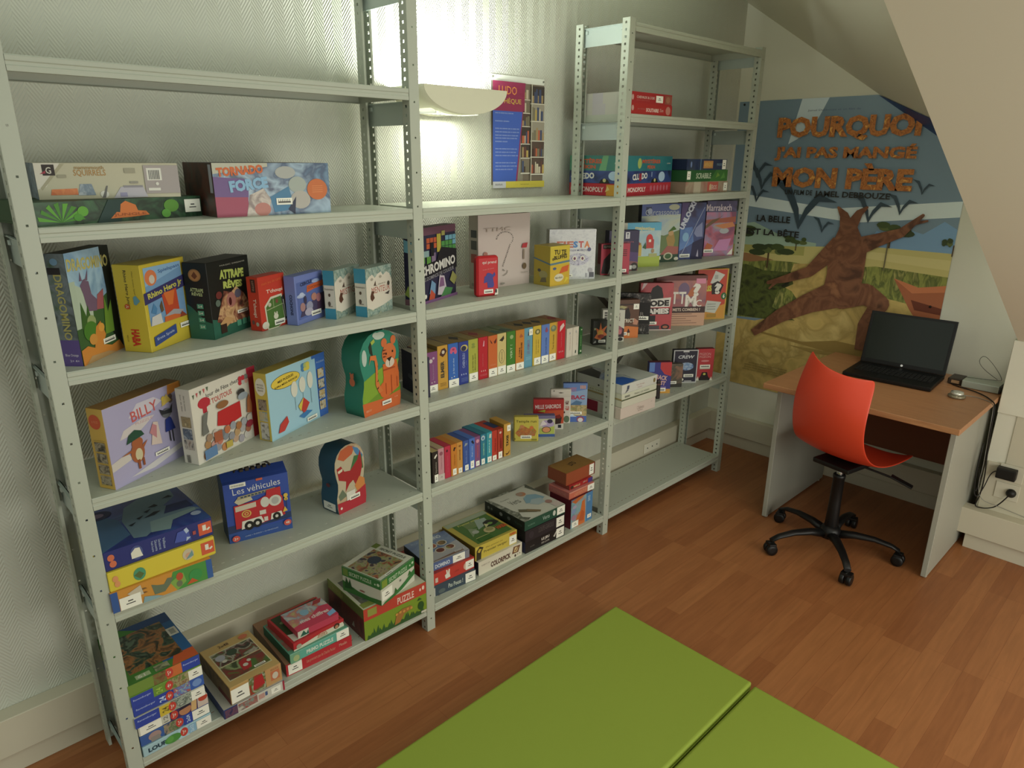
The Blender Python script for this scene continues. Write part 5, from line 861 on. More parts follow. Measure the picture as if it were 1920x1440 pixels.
game_box('lejeu', 'black game box reading LE JEU at the bottom of the dark pile', '12100f', sc='2a2c44', lid=.97, front=[r(0, 0, 1, 1, '171414'), t('LE JEU', .50, .62, .20, .3, 'a5a198', b=.04), t('DES LOUPS', .50, .30, .20, .16, '8a867c', b=.02), t('LA ROSE', .17, .45, .10, .1, '6a645c', b=0), p('a5a198', (.70, .4), (.74, .3), (.79, .75), (.78, .8)), st(.88, .50, .2, .85)])
game_box('nuit', 'black game box with faint grey lettering in the middle of the dark pile', '171416', sc='0d0c0e', lid=.97, front=[r(0, 0, 1, 1, '221d20'), t('LOUPS-GAROUS', .52, .60, .38, .45, '46423f', b=0), e(.15, .5, .06, .3, '2c262a'), st(.88, .50, .2, .85)])
game_box('verts', 'white-lidded game box with a pond picture and dark green sides, topmost of the dark pile', '173426', sc='16241c', tc='9a9c90', lid=.95, side=[r(0, 0, 1, 1, '141c18'), e(.1, .5, .03, .16, '4a524c'), e(.18, .5, .025, .14, '4a524c'), e(.42, .5, .04, .2, '6a6c68'), e(.62, .5, .04, .2, '4a504a'), t('Verts', .85, .5, .18, .3, '2c4438', b=0)], front=[r(0, 0, 1, 1, '1c4030'), t('Verts', .52, .52, .17, .42, '8fa096', b=0), t('ILLUSION', .16, .45, .16, .14, '6a8a78', b=0), e(.72, .55, .035, .3, 'a3a79c'), st(.89, .55, .2, .85)],
    top=[r(.04, .03, .98, .97, 'a5a69a'), p(nz(['2a2e24', '5a5e50', '8a8c80'], 40), (0, 0), (.0, 1), (.06, 1), (.10, .7), (.12, .4), (.16, .3), (.10, .15), (.2, .05), (.06, 0)), p(nz(['2a2e24', '5a5e50', '8a8c80'], 40), (.0, 1), (.3, .96), (.7, .95), (.95, 1), (1, .6), (1, 1)), p(nz(['2a2e24', '5a5e50'], 40), (1, 1), (1, .55), (.95, .7), (.90, .92)), t('Verts', .36, .62, .22, .15, '4a4e48', b=0), t('Peuples', .28, .78, .2, .04, '6a6c64', b=0), e(.66, .76, .09, .075, '9c6a4a'), e(.63, .78, .07, .06, '8a7464'), p('6c8c9a', (.48, .45), (.58, .62), (.72, .68), (.86, .60), (.92, .42), (.74, .36), (.60, .40)), p('8a9a9c', (.52, .40), (.66, .50), (.84, .44), (.80, .28), (.62, .28)), p('54503c', (.16, .30), (.22, .38), (.40, .24), (.46, .10), (.40, .12)), p('6a5a40', (.30, .24), (.34, .30), (.52, .12), (.46, .08)), e(.84, .25, .07, .06, '8a6a60'), r(.80, .04, .98, .18, 'a59a94')])
game_box('dinotall', 'upright game box with an orange dinosaur on blue carrying the red stack', '4e151c', fc='4a6a84', sc='4e151c', lid=.0, front=[r(.66, 0, 1, 1, '3c6a94'), p(nz(['5a7c84', '6a8c94', '8a6a5c'], 20), (0, 0), (0, .9), (.7, 1), (.7, 0)), p('a05428', (.02, .94), (.3, 1), (.66, 1), (.2, .82)), p('ac5a28', (.18, .0), (.30, .36), (.44, .50), (.50, .80), (.62, .84), (.66, .5), (.66, .0)), p('9c4a24', (.36, .14), (.5, .5), (.62, .4), (.6, .1)), e(.13, .36, .11, .09, '8a6a7c'), e(.12, .58, .1, .08, '6a7c9c'), e(.16, .72, .1, .06, '8c8498'), st(.20, .12, .30, .2), st(.86, .16, .18, .13), t('DINO', .82, .8, .12, .2, '8fa9bc', rot=90, b=.03)], side=[r(0, 0, 1, 1, '531620')])
game_box('pinkgame', 'salmon pink flat game box under the red strip in the small tower', 'a85844', sc='96504c', tc='a0605a', lid=.9, front=[t('LABYRINTHE', .44, .45, .5, .45, 'b4785a', b=.02), st(.86, .5, .27, .85), r(0, .85, .7, 1, 'b07a6c')], side=[t('LABYRINTHE', .5, .5, .7, .4, 'a0685c', b=.01)])
game_box('redgame', 'narrow red game box just under the brown loto box', '8a1c1c', sc='6a2c20', front=[r(.80, 0, 1, 1, '3c2c6a'), t('FAMILLE', .30, .5, .30, .4, 'b09a6c', b=.02), t('JEU', .66, .6, .18, .4, 'b09a8c', b=0), e(.1, .5, .07, .35, '3c2418')])
game_box('loto', 'brown wooden-look LOTO box on top of the small tower', '7a3a20', sc='74371f', tc='7e5a26', lid=.95, top=[r(.0, 0, 1, 1, nz(['7e5a26', '86622c'], 6, .5)), t('LOTO', .50, .50, .22, .26, '241a10', rot=8, b=.04)], front=[r(0, 0, 1, 1, nz(['7c3c22', '843f24'], 8)), r(.97, 0, 1, 1, '5a1418'), st(.88, .50, .16, .85)])
# --- middle bay, third shelf: row of tall narrow puzzle boxes
ry, rx0, rw = math.radians(-1.5), 1.167, .655/14
def rowpos(k, x0, y0, yaw, step): return (x0+k*step*math.cos(yaw), y0+k*step*math.sin(yaw))
TAN = '76602f'
def V_(s, u=.5, v=.5, wd=.4, ln=.5, c=W_, b=.01): return t(s, u, v, wd, ln, c, rot=90, b=b)
DI = lambda c_: [p(c_, (.5, .25), (.95, .5), (.5, .75), (.05, .5))]
row = [('plum', '6c3a66', 'first after the dark box', [e(.35, .78, .16, .05, 'a9a0a0'), e(.6, .84, .1, .03, 'a090a0'), V_('Petite lune promenade', .55, .5, .16, .38, '93768e', 0), e(.4, .24, .05, .012, W_), e(.65, .25, .05, .012, W_), st(.5, .09, .9, .18)], 'k'),
       ('amber', 'a87e2a', 'lettered ELMER', [p('3a1c14', (.2, .80), (.4, .92), (.7, .94), (.9, .86), (.7, .78), (.5, .74)), e(.55, .85, .14, .04, 'a9a090'), V_('ELMER', .45, .46, .34, .38, '3a3424', .05), V_('36 pièces', .75, .5, .08, .3, '8a6424', 0), [r(.2, .08+.03*k, .8, .09+.03*k, '6e5220') for k in range(3)]], 'b'),
       ('bright blue', '23529c', 'with a pink octopus', [e(.5, .86, .3, .055, 'b0486a'), e(.3, .82, .14, .05, 'b0486a'), e(.7, .80, .15, .05, 'b0486a'), e(.5, .86, .12, .025, '8a2a4a'), V_('Je fais un rêve', .52, .48, .20, .36, '9ab4cc', 0), e(.3, .22, .05, .012, W_), e(.55, .24, .05, .012, W_), st(.5, .09, 1, .18)], 'k'),
       ('navy', '223078', 'with a round yellow emblem', [e(.55, .85, .36, .075, 'a89a54', 22), e(.5, .84, .26, .06, '20243a'), V_('CHIEN BLEU', .48, .56, .24, .34, '8f9cc0', 0), V_('puzzle', .75, .5, .10, .1, '6a78a8', 0), [e(.25+.22*k, .24, .05, .02, '8a98b8') for k in range(3)], [r(.2, .07+.025*k, .85, .08+.025*k, '4c5c98') for k in range(4)]], 'k'),
       ('olive green', '8c8e34', 'with two dark lines of print', [e(.5, .88, .16, .03, '6e7a34'), e(.5, .82, .2, .03, '727a30'), V_('La famille lapin', .45, .44, .14, .38, '3c401c', .01), V_('Mémo à pièces géantes', .68, .46, .12, .40, '3c401c', .01), st(.5, .11, .9, .2)], 'b'),
       ('crimson', '9c1420', 'between the olive and the orange one', [p('b4808c', (.45, .78), (.6, .78), (.62, .90), (.55, .92)), V_('La petite poule rousse', .45, .46, .10, .30, 'b0686a', 0), [e(.3+.2*k, .20, .05, .02, 'b07c7c') for k in range(3)], [r(.15, .09+.025*k, .9, .095+.025*k, 'b0686a') for k in range(2)]], 'd'),
       ('burnt orange', 'aa5222', 'with two dark leaves', [p('4a1c14', (.15, .92), (.4, .84), (.42, .80), (.3, .82)), p('4a1c14', (.6, .84), (.9, .92), (.85, .82), (.7, .79)), [r(.2, .28+.02*k, .8, .285+.02*k, 'b87a5a') for k in range(2)], st(.5, .11, .9, .2)], 'k'),
       ('cream', 'ab9b62', 'with a rounded name frame', [p('2a241c', (.2, .84), (.45, .88), (.7, .94), (.75, .86), (.55, .80)), e(.5, .44, .32, .17, '4a4434', 20), e(.5, .44, .28, .16, 'ab9b62', 20), V_('36 pièces en bois', .50, .44, .22, .24, '3a342a', .01), st(.5, .11, .9, .2)], 'g'),
       ('leaf green', '33661e', 'with white print', [e(.55, .86, .2, .05, '7c9060'), V_('VERT !', .52, .50, .24, .34, '9cb08c', .01), st(.5, .09, .96, .18)], 'g'),
       ('ochre orange', 'a86a22', 'with bold dark print', [p('8a4a2a', (.4, .82), (.6, .90), (.85, .82), (.6, .80)), V_('MAMAN OURS', .66, .48, .18, .40, '3a1c10', .04), V_('À TABLE', .42, .44, .16, .24, '3a1c10', .04), st(.5, .10, .9, .17)], 'n'),
       ('grey-teal', '4d7e92', 'with a white sticker near the top', [p('3a3c44', (.4, .80), (.5, .90), (.7, .88), (.6, .8)), st(.78, .88, .42, .15), V_('LES ANIMAUX', .5, .52, .3, .36, '6a5a7c', .01), [r(.2, .20+.03*k, .8, .205+.03*k, '8ab0c0') for k in range(3)]], 'k'),
       ('mustard yellow', 'a8902e', 'with a round dark flower', [e(.55, .85, .32, .07, '5a5a30', 12), e(.55, .85, .15, .035, 'a39a70'), V_('Les petits amis', .40, .48, .14, .36, '5c5018', 0), V_('du jardin', .66, .48, .14, .34, '5c5018', 0), st(.55, .11, .8, .18)], 'n'),
       ('denim blue', '4a66a0', 'with a small red figure', [e(.6, .84, .18, .045, '7a3c54'), e(.6, .9, .1, .02, '7a3c54'), V_('La nuit tombe', .55, .45, .2, .42, '26386c', 0), st(.45, .11, .86, .2)], 'n'),
       ('honey yellow', 'a6842c', 'with a grey globe', [e(.5, .85, .36, .08, '5c6850', 20), e(.45, .87, .18, .04, '7c8464'), V_('Tour du monde', .5, .5, .2, .38, '5c4a18', .01), st(.45, .11, .8, .18), r(.9, 0, 1, 1, 'a8622c')], 'n'),
       ('scarlet', 'a31622', 'last tall one on the right', [p('b4a09a', (.25, .72), (.3, .86), (.7, .94), (.85, .86), (.55, .78)), V_('Le petit chaperon', .5, .5, .16, .36, 'b0686c', 0), [e(.25+.22*k, .20, .05, .025, 'b0787a') for k in range(3)]], 'r')]
for i, (nm, c_, how, it_, tp) in enumerate(row):
    k = i-1; px_, py_ = rowpos(k, rx0, .084, ry, rw)
    tcol = {'k': TAN, 'b': '7e6a38', 'd': '84582c', 'g': '626a48', 'n': '7c6232', 'r': '8a5c3a'}[tp]
    top_ = [r(0, 0, 1, 1, tcol)]+([DI('231d16')] if i in (3, 12, 10, 11) else [DI('7a1c20')] if i in (5, 14) else [p('3f5448', (0, .1), (1, .1), (.5, .5), (0, .4))] if tp == 'g' else [])
    hh_ = .148 if i == 0 else .162+.0006*((i*7) % 3)
    game_box(None, f'{nm} narrow upright puzzle box {how} in the long row', c_, it_, top=top_, sc='6e5c34' if i else '54304c', tc=tcol, name='puzzle_box', cat='puzzle', group=None, geo=(px_, py_+.001*((i*5) % 3), .9, -1.5, rw-.0012, .122, hh_))
game_box('navyfirst', 'dark navy box at the left end of the long row, seen behind the shelf post', '1c1a30', tc='7c7868', name='puzzle_box', cat='puzzle', side=[r(0, 0, 1, 1, '1d1a33'), p('4a4c5c', (.3, .38), (.5, .46), (.7, .42), (.6, .3)), e(.4, .42, .1, .05, '3a3a4c'), r(.55, .05, .9, .14, '3c3a4c')], front=[r(0, 0, 1, 1, '1c1a30')])
for k in range(2):
    game_box(None, ('thin white upright box next to the scarlet one' if k == 0 else 'thin white upright box next to the dark green one')+' in the long row', 'aca698', [V_('Mémo des lettres', .55, .5, .2, .5, 'a08a80', 0), e(.5, .83, .12, .04, '8a8a8a')] if k == 0 else [V_('Mon premier loto', .7, .6, .14, .45, '7a6a64', 0), e(.5, .84, .1, .05, '8a8a86'), p('2a3a30', (.4, .10), (.45, .2), (.6, .2), (.6, .10))], top=[r(.05, .05, .95, .95, 'a39e8e')], sc='a49a8c', name='puzzle_box', cat='puzzle', geo=(1.8245+.0385*k, .062, .9, .9, .0372, .12, .125))
game_box('dkgreen', 'thin dark green box ending the long row on the third middle shelf', '1e4a20', [V_('JARDIN', .5, .5, .3, .4, '6a8a5c', .02), e(.5, .12, .25, .04, '9aaa8c'), e(.6, .92, .2, .02, '9aaa8c')], name='puzzle_box', cat='puzzle')
# --- middle bay, fourth shelf: row of small card games
row2 = [('black-brown', '1f1814', 'with a white bone sign, first beside the post', [p(W_, (.3, .80), (.45, .86), (.75, .92), (.8, .86), (.5, .78)), V_('Squelette', .62, .48, .34, .36, '8a8478', 0), st(.62, .14, .6, .24)], .121),
        ('pale pink', 'a0747a', 'second from the post', [e(.5, .84, .28, .06, '7a4450'), V_('Princesses et fées', .5, .55, .2, .4, '8a5460', 0), r(.0, 0, 1, .2, 'a39a92'), V_('3', .5, .1, .3, .05, '5a5450', 0)], .125),
        ('magenta', 'a02238', 'third from the post', [e(.4, .86, .16, .04, '4a1220'), V_('Le jeu des couleurs', .5, .45, .2, .5, 'b0586a', 0)], .126),
        ('orange', 'a8661e', 'with a black dog', [p('2a1a10', (.35, .80), (.5, .90), (.85, .88), (.6, .82), (.6, .78)), V_('Chiens et chats', .55, .5, .22, .34, '7a4414', 0), st(.55, .13, .6, .2)], .126),
        ('pale orange', 'a87632', 'beside the orange one with a dog', [V_('SAVANE', .5, .6, .24, .34, '6e441a', .03), e(.5, .88, .2, .03, '6e441a'), st(.55, .10, .6, .16)], .125),
        ('dark blue', '2c4482', 'with a grey bird', [p('7c8484', (.2, .82), (.4, .92), (.8, .9), (.6, .84)), V_('Bataille navale', .5, .48, .24, .4, '6a80ac', 0), st(.6, .12, .6, .18)], .124),
        ('mid blue', '3a5ca2', 'with a black witch', [p('1a1a24', (.3, .9), (.6, .94), (.85, .84), (.7, .80)), V_('Magie noire', .5, .58, .26, .34, '8aa0c4', .01), st(.5, .16, .6, .24)], .125),
        ('mauve', '6a3c66', 'with a pink disc', [e(.5, .85, .28, .06, 'b07a8a'), V_('PRINCESSE', .5, .52, .24, .40, 'a04a50', .02), st(.5, .12, .6, .16)], .124),
        ('dark teal', '1f6278', 'with a white disc', [e(.4, .88, .34, .08, '93a6ac'), e(.4, .87, .16, .04, '3a5a84'), V_('DIAMOND', .5, .52, .24, .40, '7fb08c', .01), st(.4, .12, .6, .18)], .126),
        ('light teal', '2a7c8a', 'with white dog ears', [p('a3aaa0', (.4, .82), (.5, .94), (.85, .94), (.8, .8)), V_('BIDULE', .5, .55, .24, .42, '93b8b0', .02), st(.5, .12, .7, .18)], .126),
        ('red', '9c2c1e', 'between the teal and the thin rust one', [V_('DRÔLE DE', .6, .52, .2, .44, '6a1410', .04), st(.5, .10, .7, .16)], .124),
        ('thin rust red', '8a2a1a', 'beside the tall orange one', [e(.5, .88, .2, .04, 'b0988c'), V_('MEMO', .6, .52, .24, .36, '5a120c', .04), st(.5, .13, .7, .22)], .124)]
s2 = .344/12
for i, (nm, c_, how, it_, h2) in enumerate(row2):
    px_, py_ = rowpos(i, 1.087, .029, math.radians(-.6), s2)
    dk = {0: 'a09060', 1: '9c8a6a'}.get(i, c_)
    game_box(None, f'{nm} small card game box {how}, short row', c_, it_, top=[r(0, 0, 1, 1, dk)]+([r(0, .2, 1, .8, '1c2c50')] if i == 11 else []), side=[r(0, 0, 1, 1, '15130f')]+[[p('8a8a80', (.3, .68+.05*k), (.9, .72+.05*k), (.9, .70+.05*k), (.3, .66+.05*k)) for k in range(5)]] if i == 0 else (), name='card_game_box', cat='card game', group=None, geo=(px_, py_+.0012*((i*5) % 3), .579, -.6, s2-.001, .10+(.012 if i > 7 else 0), h2))
game_box('orangetall', 'taller honey orange card game box ending the row on the fourth middle shelf', 'a27a2e', [V_('TAXIS', .5, .48, .34, .34, '1e1a12', .05), p('3a1c10', (.2, .10), (.4, .04), (.9, .18), (.7, .08)), st(.7, .86, .5, .18)], sc='8a6822', name='card_game_box', cat='card game')
game_box('yellowcards', 'yellow square card game box with a basket picture, facing out on the fourth middle shelf', 'a3963a', [t('Temple run', .5, .82, .82, .13, '4a4418', b=.01), p(nz(['6a6a2c', 'a0602c', '8a4a24', '8a7a50'], 60), (.06, .36), (.2, .52), (.3, .68), (.45, .62), (.62, .54), (.72, .66), (.92, .44), (.85, .24), (.2, .22)), e(.33, .62, .09, .07, 'a06a40'), e(.72, .58, .08, .07, 'ac5a2c'), lab(.50, .20, .44, .13), r(.72, .06, .94, .12, '6e6a24'), r(.04, .08, .07, .16, '4a4418')], tc='94862e', name='card_game_box', cat='card game', bev=.004)
game_box('violetcards', 'violet and white square card game box half hidden behind the yellow square one', '4c4a6c', [r(0, 0, 1, 1, '9a9a80'), r(0, 0, 1, .13, '30487c'), r(0, .86, 1, 1, '5a5474'), e(.75, .62, .22, .18, '8a7a9a'), e(.83, .74, .09, .10, '28203a'), p('b0a8ac', (.5, .5), (.6, .8), (.75, .6)), p('8a9440', (.5, .14), (.5, .4), (.98, .5), (.98, .14)), e(.72, .34, .15, .15, '3a3420', 22), e(.72, .34, .125, .125, 'a8704a', 22)], name='card_game_box', cat='card game')
game_box('salboards', 'red game box with white lettering standing behind the square card games', '8c1c1c', [p('a03a1e', (.35, .62), (1, .65), (1, 0), (.4, 0)), t('MILLE SABORDS', .48, .76, .84, .14, 'b09a96', rot=3, b=.03), p('8a8a2c', (.14, .60), (.4, .66), (.38, .56)), p('2a1610', (.72, .1), (.74, .44), (.86, .5), (.94, .40), (.90, .12)), e(.82, .42, .10, .06, '6a1814'), p('a9a59a', (.70, 0), (.72, .16), (1, .2), (1, 0)), r(.82, .04, .93, .15, '1e2228')], tc='7a1c1c', name='card_game_box', cat='card game')
wh = game_box('whitehang', 'white hanging-tab box with red print beside the red game on the fourth middle shelf', 'aaa59a', [r(0, .80, 1, .805, '7a766c'), r(0, .84, 1, .843, '8a867c'), p('4a463c', (.38, .90), (.50, .92), (.66, .90), (.5, .885)), t('MÉLI', .8, .62, .2, .10, '5a2c2c', rot=90, b=.02), t('MÉLO', .82, .46, .22, .12, 'a0443c', rot=90, b=.02), e(.82, .14, .14, .10, '4a5c44'), e(.7, .34, .04, .03, '3c2c2c'), r(.15, .94, .2, .97, '5a564c')], name='card_game_box', cat='card game', bev=.003)
game_box('bac', 'light blue game box with a village picture beside the white hanging-tab box', '46588c', [r(0, 0, 1, 1, '6f86a4'), p('4f6a9c', (0, 1), (1, 1), (1, .85), (.4, .78), (0, .9)), t('LE PETIT', .35, .84, .4, .10, '9a5a6c', b=.02), t('BAC', .62, .64, .56, .11, '8a2c44', b=.04), [r(.70+.06*k, .86, .74+.06*k, .95, 'b0806c') for k in range(4)], p('3f5c7c', (.3, .45), (.55, .56), (.8, .52), (.7, .42)), r(0, .16, 1, .44, nz(['8a7c4a', 'a08c64', '6a7044', '9c6a48'], 60)), r(0, 0, 1, .16, '3c5694'), lab(.5, .235, .6, .075), e(.75, .07, .16, .08, '7a3c50'), e(.75, .055, .11, .055, 'b4b0b0'), p('a0b0bc', (.1, .14), (.4, .2), (.6, .14))], tc='34447c', name='card_game_box', cat='card game')
# --- middle bay, second shelf
game_box('chromino', 'large dark game box of coloured tiles reading CHROMINO behind the shelf post', '1c1c34', fc='24223a', tc='4a2c40', side=[r(0, 0, 1, .08, '6a4a54'), p('5f94a6', (.05, .70), (.05, .86), (.8, .82), (.75, .68)), t('LES DOMINOS DE COULEUR !', .62, .46, .18, .46, '9a9aa4', rot=-90, b=0), p('7a8c3c', (.0, .14), (.3, .26), (.6, .20), (.4, .10)), e(.55, .92, .14, .025, W_), p('8a8490', (.4, .02), (.6, .12), (.85, .04))], front=[
    r(0, .90, 1, 1, '5a3a4a'), [r(.26+.085*i_, .72+.075*j_, .335+.085*i_, .785+.075*j_, 'a34a2c') for i_ in range(3) for j_ in range(2)], [r(.62+.095*i_, .66+.07*j_, .705+.095*i_, .722+.07*j_, c_) for (i_, j_, c_) in ((0, 0, '3f7a3c'), (1, 0, '3f7a3c'), (2, 0, '3f7a3c'), (3, 0, '3f7a3c'), (0, 1, '3f7a3c'), (1, 1, '3f7a3c'), (2, 1, '3f7a3c'), (3, 1, '5a8ca0'), (1, 2, '5a8ca0'), (2, 2, '5a8ca0'), (3, 2, '5a8ca0'), (0, 3, '8a8448'))], r(.5, .66, .6, .9, '9a9038'), r(.14, .62, .30, .70, '6f8a8c'), r(.14, .54, .20, .62, '4a7a34'), r(.36, .42, .46, .66, '6a5a74'), r(.24, .50, .34, .62, '4a7a34'), r(.34, .62, .42, .8, '14141a'), p('14141c', (.46, .46), (1, .50), (1, .66), (.60, .72), (.52, .62)),
    p('14141c', (.04, .30), (.04, .50), (1, .62), (1, .40)), t('CHROMINO', .52, .475, .88, .13, 'b0b0ac', rot=6, b=.04), t('LES DOMINOS DE COULEUR', .52, .36, .80, .05, '7a7a80', rot=6, b=.01), p('5a7c9c', (.28, .12), (.34, .30), (.44, .24), (.42, .10)), p('a0402c', (.26, .04), (.32, .18), (.42, .10), (.40, .03)), p('a39aa4', (.48, .08), (.54, .34), (.66, .32), (.72, .12), (.6, .06)), p('6a4a6c', (.52, .18), (.56, .31), (.64, .30), (.66, .18)), p('3c7040', (.54, .02), (.68, .16), (.88, .12), (.8, .02)), p('7a7a44', (.80, .24), (.88, .36), (1, .26), (.92, .16)), r(0, 0, 1, .04, '6c4a74'), e(.08, .09, .03, .03, W_), e(.18, .10, .03, .03, W_), p('8a8e34', (.0, .3), (.1, .24), (.06, .44), (0, .5))])
game_box('question', 'large pale beige game box with a dotted question mark, leaning space behind the red one', 'a39890', sc='968f84', front=[r(0, 0, 1, 1, 'a69a94'), [e(.50+.16*math.cos(a_)+.0*a_, .66+.10*math.sin(a_)*1.0, .012, .008, '5a5450' if k % 2 else '7a746c') for k, a_ in enumerate([-.6+.24*j for j in range(16)])], [e(.60-.011*k, .58-.022*k, .010, .007, '4a4440' if k % 3 else '6a645c') for k in range(14)], [e(.50+.03*math.cos(k*2.4)*1.4, .20+.04*math.sin(k*1.9), .008, .008, '6a645c') for k in range(10)], e(.12, .48, .04, .03, '8a5c50'), r(.10, .42, .14, .47, '8a5c50'), p('9a2c34', (.82, .52), (.84, .58), (.94, .59), (.92, .52)), r(.85, .36, .88, .50, '7a6c60'), e(.88, .26, .04, .045, '5a4a34'), t('TEAM', .87, .17, .14, .02, '7a746c', b=0), e(.45, .05, .04, .012, '7a766e'), t('TTMC', .35, .80, .5, .05, '9a8e86', b=0)], side=[r(.25, .70, .85, .80, '3f4444'), r(.25, .54, .85, .66, '4a4c48'), r(.25, .36, .85, .48, '8a4a40'), r(.3, .04, .8, .08, '7a766c')])
game_box('quiprend', 'small bright red tin game with a dark blue animal on the second middle shelf', 'a3161c', bev=.007, front=[t('qui prend', .56, .84, .64, .09, 'b09c98', b=.02), t('le jeu de cartes', .52, .68, .5, .03, 'b07a78', rot=6, b=0), p('2c2c74', (.30, .34), (.34, .50), (.46, .54), (.60, .58), (.70, .54), (.80, .60), (.84, .52), (.72, .46), (.78, .28), (.74, .22), (.48, .22), (.46, .36)), e(.52, .54, .1, .05, '2c2c74'), lab(.52, .13, .42, .10), p(W_, (.80, .02), (.86, .18), (.96, .18), (.96, .04)), r(.83, .08, .91, .17, '2a2a2a')], name='card_game_box', cat='card game', side=[r(.2, .1, .8, .9, '8c141a')])
game_box('bluffes', 'bright yellow cubic game box with a slanting blue stripe on the second middle shelf', 'a8962e', tc='8f7c34', sc='93822a', side=[p('4a6470', (0, .66), (0, .70), (1, .58), (1, .54)), e(.6, .28, .26, .10, '8a8454'), e(.35, .38, .10, .04, '3c3c3a'), p('4a4430', (.4, .08), (.5, .2), (.75, .22), (.8, .1))], front=[p('4a6470', (0, .53), (0, .58), (1, .62), (1, .57)), r(0, 0, 1, .53, 'a98c28'), t('TU TE', .5, .84, .62, .12, '2c2818', rot=-3, b=.03), t('BLUFFES', .52, .72, .66, .10, '2c2818', rot=3, b=.03), e(.14, .68, .05, .035, '5a5024'), e(.22, .44, .09, .035, '3a4c70'), p('ac4c24', (.46, .30), (.6, .46), (.96, .50), (.9, .34)), e(.45, .2, .24, .10, 'b0ac94'), t('BLA BLA', .45, .2, .36, .05, '3a3424', b=.02), p('b0a22c', (.7, .04), (.8, .2), (.96, .16))])
game_box('fiesta', 'white game box with multicoloured FIESTA lettering behind the yellow cube', 'a5a7a8', [r(0, 0, 1, 1, nz(['a3a5a8', 'adafb0', '9a9ca2'], 50)), t('FIE', .34, .70, .36, .13, 'a05a44', b=.04), t('S', .56, .70, .10, .13, '3c6aa0', b=.05), t('T', .68, .70, .11, .13, 'a34a4a', b=.05), t('A', .81, .70, .12, .13, 'b0683c', b=.05), t('DE LOS MUERTOS', .62, .585, .46, .035, '4a4a6c', b=.01), e(.62, .40, .24, .12, nz(['5a5674', 'a3a3b0', '3c3a54'], 60)), e(.55, .42, .05, .05, W_), e(.72, .42, .05, .05, W_), e(.55, .42, .025, .03, '5a2c44'), e(.72, .42, .025, .03, '5a2c44'), e(.86, .60, .04, .04, '4a4a6c'), e(.90, .18, .05, .05, '8c8a90'), r(.80, .04, .84, .12, '8a8a90'), lab(.40, .08, .22, .05), r(.88, .04, .98, .14, '45454c')], sc='8c8a84')
# --- right bay, fourth shelf from the top (below the teal stack)
game_box('spy', 'red and black spy game box crossing behind the shelf post', '7a1620', [r(0, 0, 1, 1, '8f2636'), p('241c1c', (.02, .05), (.1, .5), (.4, .80), (.5, .86), (.72, .5), (.80, .0)), r(.06, .84, .42, .98, '1c1414'), t('ELEMENT', .24, .91, .28, .07, '8a8478', b=0), p('8a8a84', (.25, .0), (.33, .22), (.4, .28), (.3, .02)), [r(.76, .6+.06*k, .90, .62+.06*k, '241014') for k in range(4)], lab(.75, .12, .3, .1), t('agent!', .80, .03, .3, .08, '1c1414', b=.03)], side=[r(0, .2, 1, 1, '5a1018'), r(0, 0, 1, .35, '6a5a58')], name='card_game_box', cat='card game')
game_box('navygame', 'navy game box with a purple sunset behind the red spy box', '242036', [r(0, 0, 1, 1, '28233e'), p('6a4044', (.2, 0), (.3, .3), (1, .22), (1, 0)), p('40305a', (.3, .3), (.5, .5), (1, .45), (1, .22)), r(.54, .80, .68, .96, 'a9a9ac'), t('T', .61, .88, .06, .11, '28233e', b=.05), t('aventure', .62, .72, .4, .04, '8a4a54', b=0), e(.88, .10, .13, .11, '1c1614'), e(.88, .10, .08, .05, '7a7a74'), r(.72, .04, .80, .14, 'a9a9a4')])
game_box('meadow', 'pale game box with a small yellow castle and a red tower on green', '8a8c7c', [r(0, 0, 1, 1, nz(['7a98a4', '93a3a0', '6488a0'], 8)), r(0, 0, .12, 1, '9a9a8a'), r(.1, .82, 1, 1, '4a8aa4'), t('majesties', .56, .86, .52, .10, 'b0a468', rot=-4, b=.03), p('8c3c2c', (.28, .50), (.36, .66), (.48, .50)), r(.22, .25, .50, .50, 'a88c3a'), r(.27, .25, .33, .38, '7a6024'), [r(.24+.07*k, .50, .27+.07*k, .55, '8a6c2c') for k in range(4)], e(.70, .62, .09, .12, 'aa2c28'), r(.62, .42, .82, .62, '9c3430'), r(.68, .56, .74, .62, W_), p('2c4c30', (.52, .44), (.6, .56), (.62, .40)), r(0, 0, 1, .24, '869436'), r(.7, .22, .92, .3, '8a8c5a'), lab(.12, .14, .3, .09), e(.80, .36, .04, .05, '8a7050')])
game_box('carca', 'tall blue-grey game box with a castle landscape and curly white title', '565c80', sc='16151c', tc='2c2c44', front=[r(0, 0, 1, 1, nz(['7c8ca0', '8f9c98', '9aa08c', '76869c'], 7, .4)), p('4a5684', (0, 1), (1, 1), (1, .82), (0, .80)), e(.82, .94, .14, .05, '9a9c84'), r(.10, .82, .24, .95, '343a54'), t('Carcassonne', .52, .86, .86, .10, '9aa2a8', b=0), e(.20, .88, .06, .05, '8c94a4'), p('5a6a44', (.0, .28), (.3, .50), (.6, .46), (1, .55), (1, .2), (0, .1)), p('8a7040', (.72, .26), (.66, .42), (.76, .50), (.86, .48), (.90, .36), (.86, .24)), e(.78, .50, .07, .045, 'a08058'), p('3c5a24', (.70, .52), (.84, .62), (.92, .56)), p('8a5048', (.5, .10), (.7, .28), (1, .26), (1, .10)), r(0, 0, 1, .13, '2c4030'), e(.74, .10, .12, .065, 'a09a84'), e(.74, .10, .085, .045, '3a5434'), lab(.34, .075, .42, .055), e(.96, .05, .06, .03, 'b0ac9c')])
